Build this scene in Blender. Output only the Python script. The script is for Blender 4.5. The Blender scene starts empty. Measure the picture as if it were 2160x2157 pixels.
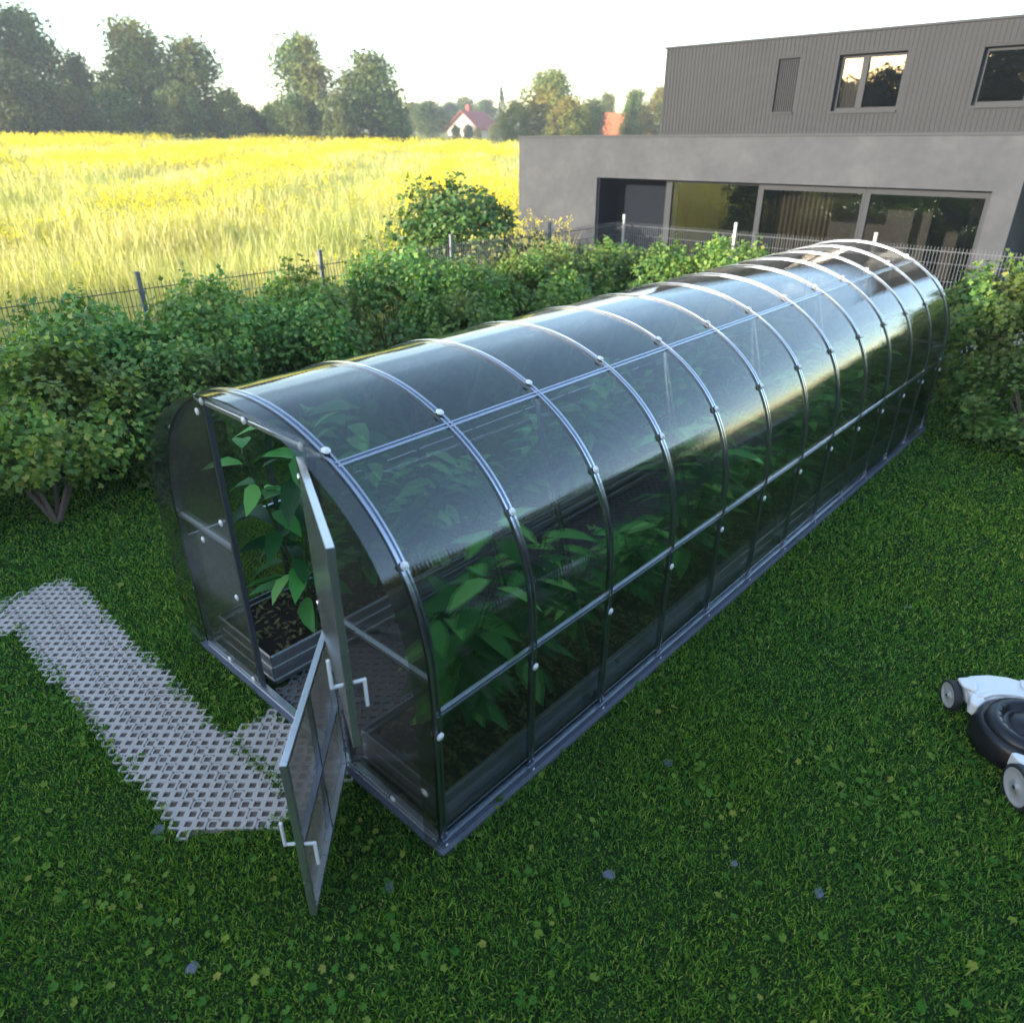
import bpy, bmesh, math, random
import numpy as np
from mathutils import Vector, Matrix, Euler
from mathutils import noise as mnoise

random.seed(7)
RNG = np.random.default_rng(7)
SC = bpy.context.scene
COL = SC.collection
PI = math.pi

# ------------------------------------------------------------------ helpers
class MB:
    """collects simple shapes, linked as ONE mesh object by build()"""
    def __init__(self):
        self.v = []; self.f = []; self.mi = []; self.cur = 0; self.smooth = []
    def add(self, vs, fs, smooth=False):
        b = len(self.v)
        self.v += [tuple(p) for p in vs]
        for f in fs:
            self.f.append(tuple(i + b for i in f)); self.mi.append(self.cur); self.smooth.append(smooth)
    def box(self, x0, x1, y0, y1, z0, z1, M=None):
        vs = [Vector((x, y, z)) for z in (z0, z1) for y in (y0, y1) for x in (x0, x1)]
        if M is not None: vs = [M @ v for v in vs]
        self.add(vs, [(0, 2, 3, 1), (4, 5, 7, 6), (0, 1, 5, 4), (2, 6, 7, 3), (0, 4, 6, 2), (1, 3, 7, 5)])
    def bar(self, a, b, w, h, up=(0, 0, 1)):
        """rectangular bar from a to b"""
        a = Vector(a); b = Vector(b); d = (b - a); L = d.length; d.normalize()
        u = Vector(up)
        s = d.cross(u)
        if s.length < 1e-4: s = d.cross(Vector((1, 0, 0)))
        s.normalize(); u = s.cross(d)
        M = Matrix((( *s, ), ( *d, ), ( *u, ))).transposed().to_4x4(); M.translation = a
        self.box(-w / 2, w / 2, 0, L, -h / 2, h / 2, M)
    def tube(self, pts, r, n=8, caps=True):
        pts = [Vector(p) for p in pts]
        rs = r if isinstance(r, (list, tuple)) else [r] * len(pts)
        t = (pts[1] - pts[0]).normalized()
        x = t.cross(Vector((0, 0, 1)))
        if x.length < 1e-3: x = Vector((1, 0, 0))
        x.normalize()
        vs = []; fs = []
        for i, p in enumerate(pts):
            if i == 0: t = pts[1] - pts[0]
            elif i == len(pts) - 1: t = pts[-1] - pts[-2]
            else: t = pts[i + 1] - pts[i - 1]
            t.normalize(); x = (x - t * x.dot(t)).normalized(); y = t.cross(x)
            for k in range(n):
                a = 2 * PI * k / n
                vs.append(p + (x * math.cos(a) + y * math.sin(a)) * rs[i])
        for i in range(len(pts) - 1):
            for k in range(n):
                fs.append((i * n + k, i * n + (k + 1) % n, (i + 1) * n + (k + 1) % n, (i + 1) * n + k))
        self.add(vs, fs, True)
        if caps:
            self.add([vs[k] for k in range(n)][::-1], [tuple(range(n))])
            self.add(vs[-n:], [tuple(range(n))])
    def lathe(self, prof, M=None, n=32):
        M = M or Matrix()
        vs = []; fs = []
        for (r, z) in prof:
            for k in range(n):
                a = 2 * PI * k / n
                vs.append(M @ Vector((r * math.cos(a), r * math.sin(a), z)))
        for i in range(len(prof) - 1):
            for k in range(n):
                fs.append((i * n + k, i * n + (k + 1) % n, (i + 1) * n + (k + 1) % n, (i + 1) * n + k))
        self.add(vs, fs, True)
    def prism(self, poly, z0, z1, M=None):
        M = M or Matrix(); n = len(poly)
        vs = [M @ Vector((x, y, z0)) for x, y in poly] + [M @ Vector((x, y, z1)) for x, y in poly]
        fs = [tuple(range(n))[::-1], tuple(range(n, 2 * n))] + [(i, (i + 1) % n, n + (i + 1) % n, n + i) for i in range(n)]
        self.add(vs, fs)
    def sweep(self, path, frames, prof, closed_prof=True):
        """path: points, frames: (a,b) axis per point, prof: list (a,b)"""
        n = len(prof); vs = []; fs = []
        for p, (A, B) in zip(path, frames):
            for (a, b) in prof: vs.append(Vector(p) + A * a + B * b)
        for i in range(len(path) - 1):
            for k in range(n if closed_prof else n - 1):
                k2 = (k + 1) % n
                fs.append((i * n + k, i * n + k2, (i + 1) * n + k2, (i + 1) * n + k))
        if closed_prof:
            fs.append(tuple(range(n))[::-1]); m = (len(path) - 1) * n; fs.append(tuple(range(m, m + n)))
        self.add(vs, fs)
    def build(self, name, mat, parent=None, bevel=0, fix=True):
        me = bpy.data.meshes.new(name)
        me.from_pydata(self.v, [], self.f)
        for m in (mat if isinstance(mat, (list, tuple)) else [mat]): me.materials.append(m)
        me.polygons.foreach_set('material_index', self.mi)
        me.polygons.foreach_set('use_smooth', self.smooth)
        me.update()
        if fix:
            bm = bmesh.new(); bm.from_mesh(me); bmesh.ops.recalc_face_normals(bm, faces=bm.faces); bm.to_mesh(me); bm.free()
        o = link(name, me, parent)
        if bevel:
            md = o.modifiers.new('bevel', 'BEVEL'); md.width = bevel; md.segments = 2; md.limit_method = 'ANGLE'
        return o

def link(name, me, parent=None):
    o = bpy.data.objects.new(name, me); COL.objects.link(o)
    if parent is not None: o.parent = parent
    return o

def npmesh(name, V, F, mats, parent=None, smooth=False, mi=None):
    """V (n,3), F list of int arrays (k, m) (tri / quad ...)"""
    me = bpy.data.meshes.new(name)
    V = np.asarray(V, np.float32)
    tot = np.concatenate([np.full(len(f), f.shape[1], np.int32) for f in F])
    idx = np.concatenate([f.ravel() for f in F]).astype(np.int32)
    me.vertices.add(len(V)); me.vertices.foreach_set('co', V.ravel())
    me.loops.add(len(idx)); me.loops.foreach_set('vertex_index', idx)
    me.polygons.add(len(tot))
    st = np.zeros(len(tot), np.int32); st[1:] = np.cumsum(tot)[:-1]
    me.polygons.foreach_set('loop_start', st)
    try: me.polygons.foreach_set('loop_total', tot)
    except Exception: pass
    if smooth: me.polygons.foreach_set('use_smooth', np.ones(len(tot), bool))
    for m in (mats if isinstance(mats, (list, tuple)) else [mats]): me.materials.append(m)
    if mi is not None: me.polygons.foreach_set('material_index', np.asarray(mi, np.int32))
    me.update(calc_edges=True); me.validate()
    return link(name, me, parent)

def tag(o, label=None, cat=None, group=None, kind=None):
    if label: o['label'] = label
    if cat: o['category'] = cat
    if group: o['group'] = group
    if kind: o['kind'] = kind
    return o

def thing(name, label, cat, loc=(0, 0, 0), rz=0, group=None):
    o = bpy.data.objects.new(name, None); COL.objects.link(o)
    o.empty_display_size = .2
    o.location = loc; o.rotation_euler = (0, 0, rz)
    return tag(o, label, cat, group)

def copy_tree(o, parent=None):
    c = o.copy(); COL.objects.link(c); c.parent = parent
    for ch in list(o.children): copy_tree(ch, c)
    return c

# ---------------------------------------------------------------- materials
class NT:
    def __init__(self, name):
        self.m = bpy.data.materials.new(name); self.m.use_nodes = True
        self.t = self.m.node_tree; self.t.nodes.clear()
        self.out = self.n('ShaderNodeOutputMaterial')
    def n(self, ty, **kw):
        x = self.t.nodes.new(ty)
        for k, v in kw.items(): setattr(x, k, v)
        return x
    def l(self, a, b): self.t.links.new(a, b)
    def pos(self): return self.n('ShaderNodeNewGeometry').outputs['Position']
    def objco(self): return self.n('ShaderNodeTexCoord').outputs['Object']
    def noise(self, scale, detail=3, co=None, rough=.55):
        x = self.n('ShaderNodeTexNoise'); x.inputs['Scale'].default_value = scale
        x.inputs['Detail'].default_value = detail; x.inputs['Roughness'].default_value = rough
        if co is not None: self.l(co, x.inputs['Vector'])
        return x.outputs['Fac']
    def ramp(self, fac, stops):
        r = self.n('ShaderNodeValToRGB'); e = r.color_ramp.elements
        while len(e) < len(stops): e.new(.5)
        for el, (p, c) in zip(e, stops): el.position = p; el.color = (*c, 1) if len(c) == 3 else c
        self.l(fac, r.inputs['Fac']); return r.outputs['Color']
    def mix(self, fac, a, b, mode='MIX'):
        x = self.n('ShaderNodeMix', data_type='RGBA', blend_type=mode)
        for s, v in ((x.inputs['Factor'], fac), (x.inputs[6], a), (x.inputs[7], b)):
            if hasattr(v, 'is_output'): self.l(v, s)
            elif isinstance(v, (int, float)): s.default_value = v
            else: s.default_value = (*v, 1)
        return x.outputs[2]
    def bump(self, h, strength=.3, dist=.01):
        b = self.n('ShaderNodeBump'); b.inputs['Strength'].default_value = strength; b.inputs['Distance'].default_value = dist
        self.l(h, b.inputs['Height']); return b.outputs['Normal']
    def bsdf(self, col, rough=.6, metal=0., normal=None, spec=.5):
        p = self.n('ShaderNodeBsdfPrincipled')
        for k, v in (('Base Color', col), ('Roughness', rough), ('Metallic', metal), ('Specular IOR Level', spec)):
            s = p.inputs[k]
            if hasattr(v, 'is_output'): self.l(v, s)
            elif isinstance(v, (int, float)): s.default_value = v
            else: s.default_value = (*v, 1)
        if normal is not None: self.l(normal, p.inputs['Normal'])
        return p.outputs[0]
    def schlick(self, facing, f0):
        p = self.n('ShaderNodeMath', operation='POWER'); self.l(facing, p.inputs[0]); p.inputs[1].default_value = 5
        k = self.n('ShaderNodeMath', operation='MULTIPLY_ADD'); self.l(p.outputs[0], k.inputs[0]); k.inputs[1].default_value = 1 - f0; k.inputs[2].default_value = f0
        return k.outputs[0]
    def done(self, sh):
        self.l(sh, self.out.inputs['Surface']); return self.m

def mat_simple(name, col, rough=.6, metal=0., var=.15, scale=8., bump=0., bscale=60., spec=.4):
    t = NT(name); co = t.objco()
    f = t.noise(scale, 4, co)
    c = t.mix(f, tuple(x * (1 - var) for x in col), tuple(min(1, x * (1 + var)) for x in col))
    nm = t.bump(t.noise(bscale, 3, co), bump, .004) if bump else None
    return t.done(t.bsdf(c, rough, metal, nm, spec))

def mat_metal(name, col, rough=.3, metal=.9):
    t = NT(name); co = t.objco()
    f = t.noise(25, 4, co)
    c = t.mix(f, tuple(x * .8 for x in col), col)
    r = t.n('ShaderNodeMapRange'); t.l(t.noise(9, 4, co), r.inputs['Value'])
    r.inputs['To Min'].default_value = rough * .75; r.inputs['To Max'].default_value = rough * 1.35
    return t.done(t.bsdf(c, r.outputs[0], metal))

def mat_leaf(name, stops, trans=.35, rough=.5, objcol=False, patch=None, spec=.4):
    """foliage: colour per leaf (random per island), some light passing through"""
    t = NT(name)
    g = t.n('ShaderNodeNewGeometry')
    c = t.ramp(g.outputs['Random Per Island'], stops)
    if patch:
        f = t.noise(patch[0], 2, g.outputs['Position'])
        r = t.n('ShaderNodeMapRange'); t.l(f, r.inputs['Value'])
        r.inputs['From Min'].default_value = .42; r.inputs['From Max'].default_value = .62
        c = t.mix(r.outputs[0], c, t.mix(.6, c, patch[1]))
    if objcol:
        oi = t.n('ShaderNodeObjectInfo'); c = t.mix(1., c, oi.outputs['Color'], 'MULTIPLY')
    p = t.bsdf(c, rough, 0, None, spec)
    tr = t.n('ShaderNodeBsdfTranslucent')
    hs = t.mix(1., c, (1.15, 1.2, .55), 'MULTIPLY'); t.l(hs, tr.inputs['Color'])
    m = t.n('ShaderNodeMixShader'); m.inputs[0].default_value = trans
    t.l(p, m.inputs[1]); t.l(tr.outputs[0], m.inputs[2])
    return t.done(m.outputs[0])

def mat_panel(name, tint, flute=True, refl=1.0, f0=.075, milk=0., rough=.02, blur=0.):
    """smoke tinted fluted polycarbonate: lets light through darkened, mirrors the sky by its angle"""
    t = NT(name)
    lw = t.n('ShaderNodeLayerWeight'); lw.inputs['Blend'].default_value = .5
    fr = t.schlick(lw.outputs['Facing'], f0)
    tr = t.n('ShaderNodeBsdfTransparent')
    gl = t.n('ShaderNodeBsdfGlossy'); gl.inputs['Roughness'].default_value = rough
    gl.inputs['Color'].default_value = (.95, .97, 1, 1)
    co = t.objco()
    f = t.noise(2.2, 2, co)
    c = t.mix(f, tuple(x * .85 for x in tint), tuple(x * 1.12 for x in tint))
    t.l(c, tr.inputs['Color'])
    if flute:
        sp = t.n('ShaderNodeSeparateXYZ'); t.l(co, sp.inputs[0])
        m = t.n('ShaderNodeMath', operation='MULTIPLY'); t.l(sp.outputs['Y'], m.inputs[0]); m.inputs[1].default_value = 2 * PI / .022
        s = t.n('ShaderNodeMath', operation='SINE'); t.l(m.outputs[0], s.inputs[0])
        # slight waviness of a bent sheet
        w = t.n('ShaderNodeMath', operation='MULTIPLY_ADD'); t.l(t.noise(1.3, 2, co), w.inputs[0]); w.inputs[1].default_value = 9.; t.l(s.outputs[0], w.inputs[2])
        nm = t.bump(w.outputs[0], .05, .001)
        t.l(nm, gl.inputs['Normal'])
    k = t.n('ShaderNodeMath', operation='MULTIPLY'); t.l(fr, k.inputs[0]); k.inputs[1].default_value = refl
    k.use_clamp = True
    body = tr.outputs[0]
    if blur:
        rf = t.n('ShaderNodeBsdfRefraction'); rf.inputs['IOR'].default_value = 1.04; rf.inputs['Roughness'].default_value = .22; t.l(c, rf.inputs['Color'])
        if flute: t.l(nm, rf.inputs['Normal'])
        bb = t.n('ShaderNodeMixShader'); bb.inputs[0].default_value = blur; t.l(body, bb.inputs[1]); t.l(rf.outputs[0], bb.inputs[2]); body = bb.outputs[0]
    if milk:
        df = t.n('ShaderNodeBsdfDiffuse'); df.inputs['Color'].default_value = (.30, .28, .26, 1)
        tl = t.n('ShaderNodeBsdfTranslucent'); tl.inputs['Color'].default_value = (.30, .275, .25, 1)
        a = t.n('ShaderNodeMixShader'); a.inputs[0].default_value = .5; t.l(df.outputs[0], a.inputs[1]); t.l(tl.outputs[0], a.inputs[2])
        b = t.n('ShaderNodeMixShader'); b.inputs[0].default_value = milk; t.l(body, b.inputs[1]); t.l(a.outputs[0], b.inputs[2]); body = b.outputs[0]
    m = t.n('ShaderNodeMixShader'); t.l(k.outputs[0], m.inputs[0]); t.l(body, m.inputs[1]); t.l(gl.outputs[0], m.inputs[2])
    return t.done(m.outputs[0])

M = {}
M['steel'] = mat_metal('galvanised_steel', (.48, .51, .57), .2, .97)
M['steel_bright'] = mat_metal('bright_steel', (.72, .73, .74), .28, .9)
M['post_steel'] = mat_metal('dark_post_steel', (.20, .22, .26), .4, .85)
M['sheet'] = mat_panel('smoked_sheet', (.62, .635, .625), True, 1.0, .095, .010, .05, .5)
M['panel'] = mat_panel('smoked_end_panel', (.54, .515, .48), False, 1.0, .05, .12, .12, .25)
M['door_pane'] = mat_panel('smoked_door_pane', (.36, .34, .32), False, 1.0, .05, .5, .2)
M['white_plastic'] = mat_simple('white_plastic', (.80, .80, .80), .35, 0, .03)
M['bed_steel'] = mat_metal('bed_steel', (.55, .57, .62), .35, .9)
M['soil'] = mat_simple('soil', (.022, .016, .011), .95, 0, .5, 30, .8, 90)
M['concrete'] = mat_simple('concrete', (.34, .34, .36), .85, 0, .18, 14, .4, 120)
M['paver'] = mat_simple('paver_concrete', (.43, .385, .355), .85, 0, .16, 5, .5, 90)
M['gap_soil'] = mat_simple('gap_soil', (.155, .115, .095), .95, 0, .55, 22, .9, 70)
M['bark'] = mat_simple('bark', (.17, .13, .105), .9, 0, .4, 20, .8, 60)
M['curb_stone'] = mat_simple('curb_stone', (.115, .125, .165), .8, 0, .2, 15, .4, 60)

def mat_ground():
    t = NT('ground_mat'); co = t.pos()
    f = t.noise(.25, 5, co); g = t.noise(6, 4, co)
    c = t.ramp(f, [(.3, (.22, .22, .08)), (.5, (.32, .29, .12)), (.7, (.36, .31, .15))])
    c = t.mix(.35, c, t.ramp(g, [(.3, (.10, .10, .03)), (.7, (.42, .36, .08))]))
    return t.done(t.bsdf(c, .95, 0, None, .1))
def mat_lawn_soil():
    t = NT('lawn_ground'); co = t.pos()
    c = t.ramp(t.noise(9, 5, co), [(.3, (.010, .018, .006)), (.6, (.022, .045, .012)), (.8, (.03, .04, .015))])
    return t.done(t.bsdf(c, .95, 0, t.bump(t.noise(60, 3, co), .6, .02), .1))
M['field_ground'] = mat_ground()
M['lawn_soil'] = mat_lawn_soil()

def mat_blades():
    t = NT('grass_blades'); g = t.n('ShaderNodeNewGeometry')
    c = t.ramp(g.outputs['Random Per Island'], [(0, (.028, .098, .018)), (.4, (.070, .20, .031)), (.75, (.145, .325, .044)), (.93, (.26, .41, .060)), (1, (.37, .40, .11))])
    f = t.noise(.55, 4, g.outputs['Position'])
    c = t.mix(t.ramp(f, [(.38, (0, 0, 0)), (.62, (1, 1, 1))]), c, t.mix(1., c, (1.25, 1.08, .8), 'MULTIPLY'))  # yellower patches put dappled sun into the blade colour
    p = t.bsdf(c, .6, 0, None, .12)
    tr = t.n('ShaderNodeBsdfTranslucent'); t.l(t.mix(1., c, (1.1, 1.2, .6), 'MULTIPLY'), tr.inputs['Color'])
    m = t.n('ShaderNodeMixShader'); m.inputs[0].default_value = .3
    t.l(p, m.inputs[1]); t.l(tr.outputs[0], m.inputs[2])
    return t.done(m.outputs[0])
M['blades'] = mat_blades()
M['clover'] = mat_leaf('clover_leaf', [(0, (.045, .15, .02)), (.5, (.09, .20, .03)), (.8, (.15, .245, .035)), (.95, (.23, .28, .045)), (1, (.30, .27, .06))], .3, .6, False, None, .08)
M['shrub_leaf'] = mat_leaf('shrub_leaf', [(0, (.07, .18, .045)), (.4, (.15, .30, .065)), (.75, (.26, .40, .085)), (.93, (.38, .47, .11)), (1, (.52, .47, .13))], .35, .45, True, (.9, (.10, .09, .02)))
M['tree_leaf'] = mat_leaf('tree_leaf', [(0, (.04, .08, .03)), (.5, (.075, .125, .045)), (1, (.14, .165, .05))], .3, .6, True, (.25, (.19, .16, .05)), .2)  # golden patches put sunlight on the crowns into the leaf colour
M['plant_leaf'] = mat_leaf('vegetable_leaf', [(0, (.018, .085, .03)), (.45, (.04, .18, .05)), (.7, (.12, .46, .10)), (1, (.34, .78, .20))], .4, .4)  # brightest stops put sunlight reaching the plants into the leaf colour
M['stem'] = mat_simple('green_stem', (.05, .09, .03), .6)
M['mulch'] = mat_leaf('fallen_leaf', [(0, (.05, .035, .02)), (.5, (.13, .10, .04)), (.85, (.22, .19, .07)), (1, (.10, .17, .05))], .15, .7)
M['straw'] = mat_leaf('field_straw', [(0, (.42, .40, .09)), (.4, (.60, .54, .16)), (.75, (.72, .63, .27)), (1, (.77, .62, .40))], .3, .7, False, (.35, (.30, .36, .12)), .15)
M['flower'] = mat_leaf('yellow_flower', [(0, (.66, .50, .02)), (.5, (.78, .62, .03)), (1, (.84, .74, .07))], .3, .8, False, None, .1)

def mat_render_wall():
    t = NT('grey_render'); co = t.pos()
    f = t.noise(1.1, 6, co, .65); g = t.noise(7, 5, co)
    c = t.ramp(f, [(.3, (.044, .046, .050)), (.5, (.053, .055, .059)), (.68, (.070, .071, .074))])
    c = t.mix(.25, c, t.ramp(g, [(.3, (.040, .042, .046)), (.7, (.074, .075, .078))]))
    return t.done(t.bsdf(c, .8, 0, t.bump(t.noise(45, 4, co), .25, .006), .12))
M['render_wall'] = mat_render_wall()
M['cladding'] = mat_simple('grey_cladding', (.034, .0345, .036), .8, .0, .12, 1.2, .2, 30, .12)
M['coping'] = mat_simple('coping_metal', (.045, .046, .049), .8, 0, .08, 8, 0, 60, .15)
M['frame'] = mat_simple('window_frame', (.040, .041, .043), .8, 0., .06, 8, 0, 60, .1)
M['shade_dark'] = mat_simple('shade_dark', (.010, .012, .016), .9, 0, .1, 8, 0, 60, .05)  # near black: shade of the niche and the recess put into the colour
M['inner_wall'] = mat_simple('room_wall', (.13, .12, .115), .85, 0, .08)
M['curtain'] = mat_simple('curtain_cloth', (.13, .10, .06), .9, 0, .15)
def mat_glass():
    t = NT('window_glass')
    lw = t.n('ShaderNodeLayerWeight'); lw.inputs['Blend'].default_value = .5
    fr = t.schlick(lw.outputs['Facing'], .14)
    tr = t.n('ShaderNodeBsdfTransparent'); tr.inputs['Color'].default_value = (.42, .42, .40, 1)
    gl = t.n('ShaderNodeBsdfGlossy'); gl.inputs['Roughness'].default_value = .012
    co = t.pos(); t.l(t.bump(t.noise(1.2, 2, co), .05, .02), gl.inputs['Normal'])
    m = t.n('ShaderNodeMixShader'); t.l(fr, m.inputs[0]); t.l(tr.outputs[0], m.inputs[1]); t.l(gl.outputs[0], m.inputs[2])
    return t.done(m.outputs[0])
M['glass'] = mat_glass()
M['rubber'] = mat_simple('rubber', (.028, .028, .032), .6, 0, .2, 20)
M['rim'] = mat_simple('grey_rim_plastic', (.42, .42, .43), .4, 0, .06)
M['mower_white'] = mat_simple('mower_white', (.78, .78, .78), .3, 0, .04)
M['mower_black'] = mat_simple('mower_black', (.012, .012, .015), .28, 0, .1)
M['roof_red'] = mat_simple('red_roof_tiles', (.26, .06, .045), .8, 0, .2, 3)
M['wall_white'] = mat_simple('white_house_wall', (.50, .42, .32), .8, 0, .05)

# ------------------------------------------------------------------- camera
CAM = Vector((3.10079, -1.56158, 3.13827))
R_ = Vector((0.73757208, 0.6752646, -0.00226655)); U_ = Vector((-0.30788961, 0.33928249, 0.88887084)); F_ = Vector((-0.60099202, 0.65490847, -0.45815225))
cd = bpy.data.cameras.new('camera'); cam = bpy.data.objects.new('camera', cd); COL.objects.link(cam); SC.camera = cam
mw = Matrix((( *R_, ), ( *U_, ), ( *(-F_), ))).transposed().to_4x4(); mw.translation = CAM
cam.matrix_world = mw
cd.sensor_width = 36; cd.sensor_fit = 'HORIZONTAL'; cd.lens = 36 * 1516.66 / 2160
cd.clip_start = .05; cd.clip_end = 3000
cd.dof.use_dof = True; cd.dof.focus_distance = 4.6; cd.dof.aperture_fstop = 1.6
SC.render.resolution_x = 1024; SC.render.resolution_y = 1022

# ----------------------------------------------------------------- lighting
SUN_AZ = math.radians(-163); SUN_EL = math.radians(12)
wd = bpy.data.worlds.new('World'); SC.world = wd; wd.use_nodes = True
sk = wd.node_tree.nodes.new('ShaderNodeTexSky'); sk.sky_type = 'NISHITA'; sk.sun_disc = False
sk.sun_elevation = SUN_EL; sk.sun_rotation = SUN_AZ; sk.dust_density = .7; sk.air_density = 1.0
bgn = wd.node_tree.nodes['Background']; wd.node_tree.links.new(sk.outputs[0], bgn.inputs[0]); bgn.inputs[1].default_value = .15
ld = bpy.data.lights.new('sun', 'SUN'); ld.energy = 2.9; ld.angle = math.radians(.6); ld.color = (1, .92, .80)
lo = bpy.data.objects.new('sun', ld); COL.objects.link(lo)
sd = Vector((math.sin(SUN_AZ) * math.cos(SUN_EL), math.cos(SUN_AZ) * math.cos(SUN_EL), math.sin(SUN_EL)))
lo.rotation_euler = (-sd).to_track_quat('-Z', 'Y').to_euler(); lo.location = (0, 0, 60)
SC.view_settings.view_transform = 'Standard'; SC.view_settings.look = 'None'; SC.view_settings.exposure = 2.3; SC.view_settings.gamma = 1
SC.render.engine = 'CYCLES'
SC.cycles.transparent_max_bounces = 24; SC.cycles.max_bounces = 10; SC.cycles.glossy_bounces = 4; SC.cycles.transmission_bounces = 6
SC.cycles.diffuse_bounces = 3; SC.cycles.sample_clamp_indirect = 6; SC.cycles.use_denoising = True
SC.cycles.caustics_reflective = False; SC.cycles.caustics_refractive = True

# ------------------------------------------------------------------ terrain
def gz(x, y):
    d = np.maximum(0, -6.6 - np.asarray(x, float))
    return .044 * d * d / (d + 2.5)
xs = np.concatenate([np.linspace(-420, -60, 37), np.linspace(-55, -6.6, 40), np.linspace(-6, 30, 10), np.linspace(60, 400, 8)])
ys = np.linspace(-300, 420, 73)
X, Y = np.meshgrid(xs, ys, indexing='ij')
Z = gz(X, Y) - .02 + np.where(X < -7, .12 * np.sin(X * .31 + .7 * np.sin(Y * .21)) * np.clip((-X - 7) / 10, 0, 1), 0)
V = np.stack([X, Y, Z], -1).reshape(-1, 3)
nx, ny = X.shape
I = (np.arange(nx - 1)[:, None] * ny + np.arange(ny - 1)[None, :]).ravel()
o = npmesh('ground', V, [np.stack([I, I + ny, I + ny + 1, I + 1], -1)], M['field_ground'], smooth=True); o['kind'] = 'structure'
mb = MB(); mb.add([(-6.2, -9, 0), (9, -9, 0), (9, 13.9, 0), (-6.2, 13.9, 0)], [(0, 1, 2, 3)])
mb.build('lawn', M['lawn_soil'])['kind'] = 'structure'

# --------------------------------------------------------------------- path
PATH = [(-2.86, -4.5, -2.40, -.83), (-2.86, -.86, .47, -.36), (-.31, -.36, .47, -.055)]   # x0,y0,x1,y1 (door branch last)
FLOOR = (-.44, .02, .44, 7.75)
def in_path(x, y, e=0.):
    r = np.zeros(np.shape(x), bool)
    for (a, b, c, d) in PATH: r |= (x > a - e) & (x < c + e) & (y > b - e) & (y < d + e)
    return r
def paving(name, rects, z0, mat, soil, jit=0.):
    """open cell pavers: every cell a ring of concrete round a square hole; cells run in diagonal rows"""
    pu, pv = .0635, .0625; hole = .29
    cu, cv = Vector((.7376, .6753, 0)).normalized(), Vector((-.6753, .7376, 0)).normalized()
    vs = []; fs = []
    ins = lambda p: any(a < p.x < c and b < p.y < d for a, b, c, d in rects) and 1.16 * (p.x - .47) - (p.y + .52) < 0
    for i in range(-160, 160):
        for j in range(-160, 160):
            p = cu * (i * pu) + cv * (j * pv); void = (i + j) % 4 == 0
            if not (-4.9 < p.x < 1.2 and -5 < p.y < 8): continue
            if not ins(p): continue
            jx = 0
            zz = z0 + .002 * mnoise.noise(p * 3) - (.003 if void else 0); ch = .55 if void else .98; c0 = .985 if void else 1.
            a, b = pu / 2 - (.0008 if void else .0), pv / 2 - (.0008 if void else .0)
            out = []
            for (u, v) in ((-a, -b * ch), (-a * ch, -b), (a * ch, -b), (a, -b * ch), (a, b * ch), (a * ch, b), (-a * ch, b), (-a, b * ch)):
                out.append(p + cu * u + cv * v)
            h = [p + cu * u * pu * hole + cv * v * pv * hole for u, v in ((-1, -.85), (-.85, -1), (.85, -1), (1, -.85), (1, .85), (.85, 1), (-.85, 1), (-1, .85))]
            B = len(vs)
            for q in out: vs.append((q.x, q.y, zz))
            for q in h: vs.append((q.x, q.y, zz))
            for q in h: vs.append((q.x, q.y, zz - .03))
            for q in out: vs.append((q.x, q.y, zz - .03))
            for k in range(8):
                k2 = (k + 1) % 8
                fs.append((B + k, B + k2, B + 8 + k2, B + 8 + k))
                fs.append((B + 8 + k, B + 8 + k2, B + 16 + k2, B + 16 + k))
                fs.append((B + k2, B + k, B + 24 + k, B + 24 + k2))
    for (a, b, c, d) in rects:
        B = len(vs); a += .012; b += .025; c -= .012; d -= .012; q = [(a, b), (c, b), (c, d), (a, d)]
        if 1.16 * (c - .47) - (b + .52) > .02: q = [(a, b), (.47 + (b + .52) / 1.16, b), (c, 1.16 * (c - .47) - .52), (c, d), (a, d)]
        vs += [(x, y, z0 - .011) for x, y in q]
        fs.append(tuple(range(B, B + len(q))))
    m = MB(); m.v = vs; m.f = fs; m.mi = [0] * (len(fs) - len(rects)) + [1] * len(rects); m.smooth = [False] * len(fs)
    return m.build(name, [mat, soil], fix=False)
p1 = paving('path', [(-2.90, -4.5, -2.38, -.862), (-2.90, -.88, .50, -.35), (-.31, -.358, .50, -.05)], .013, M['paver'], M['gap_soil'])
p1['kind'] = 'structure'

# -------------------------------------------------------------------- lawn
def near(x, y):
    return np.hypot(x - CAM.x, y - CAM.y)
def in_view(x, y, z=0., mx=1.06, my=1.08):
    dx, dy, dz = x - CAM.x, y - CAM.y, z - CAM.z
    d = dx * F_.x + dy * F_.y + dz * F_.z
    u = (dx * R_.x + dy * R_.y + dz * R_.z) / np.maximum(d, .01); v = (dx * U_.x + dy * U_.y + dz * U_.z) / np.maximum(d, .01)
    return (d > .3) & (np.abs(u) < .712 * mx) & (np.abs(v) < .711 * my)
def vnoise(x, y, s, seed=0.):
    return (np.sin(x * s * 1.3 + seed + 1.7 * np.sin(y * s * .9 + seed)) + np.sin(y * s * 1.1 + 2 * seed + 1.3 * np.sin(x * s * 1.7 - seed)) + np.sin((x + y) * s * 2.3 + seed)) / 3
def in_house(x, y): return (x > -1.26) & (x < 1.232 + .012 * np.sin(y * 31) + .010 * np.sin(y * 77)) & (y > -.044 + .008 * np.sin(x * 40)) & (y < 7.98)
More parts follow.
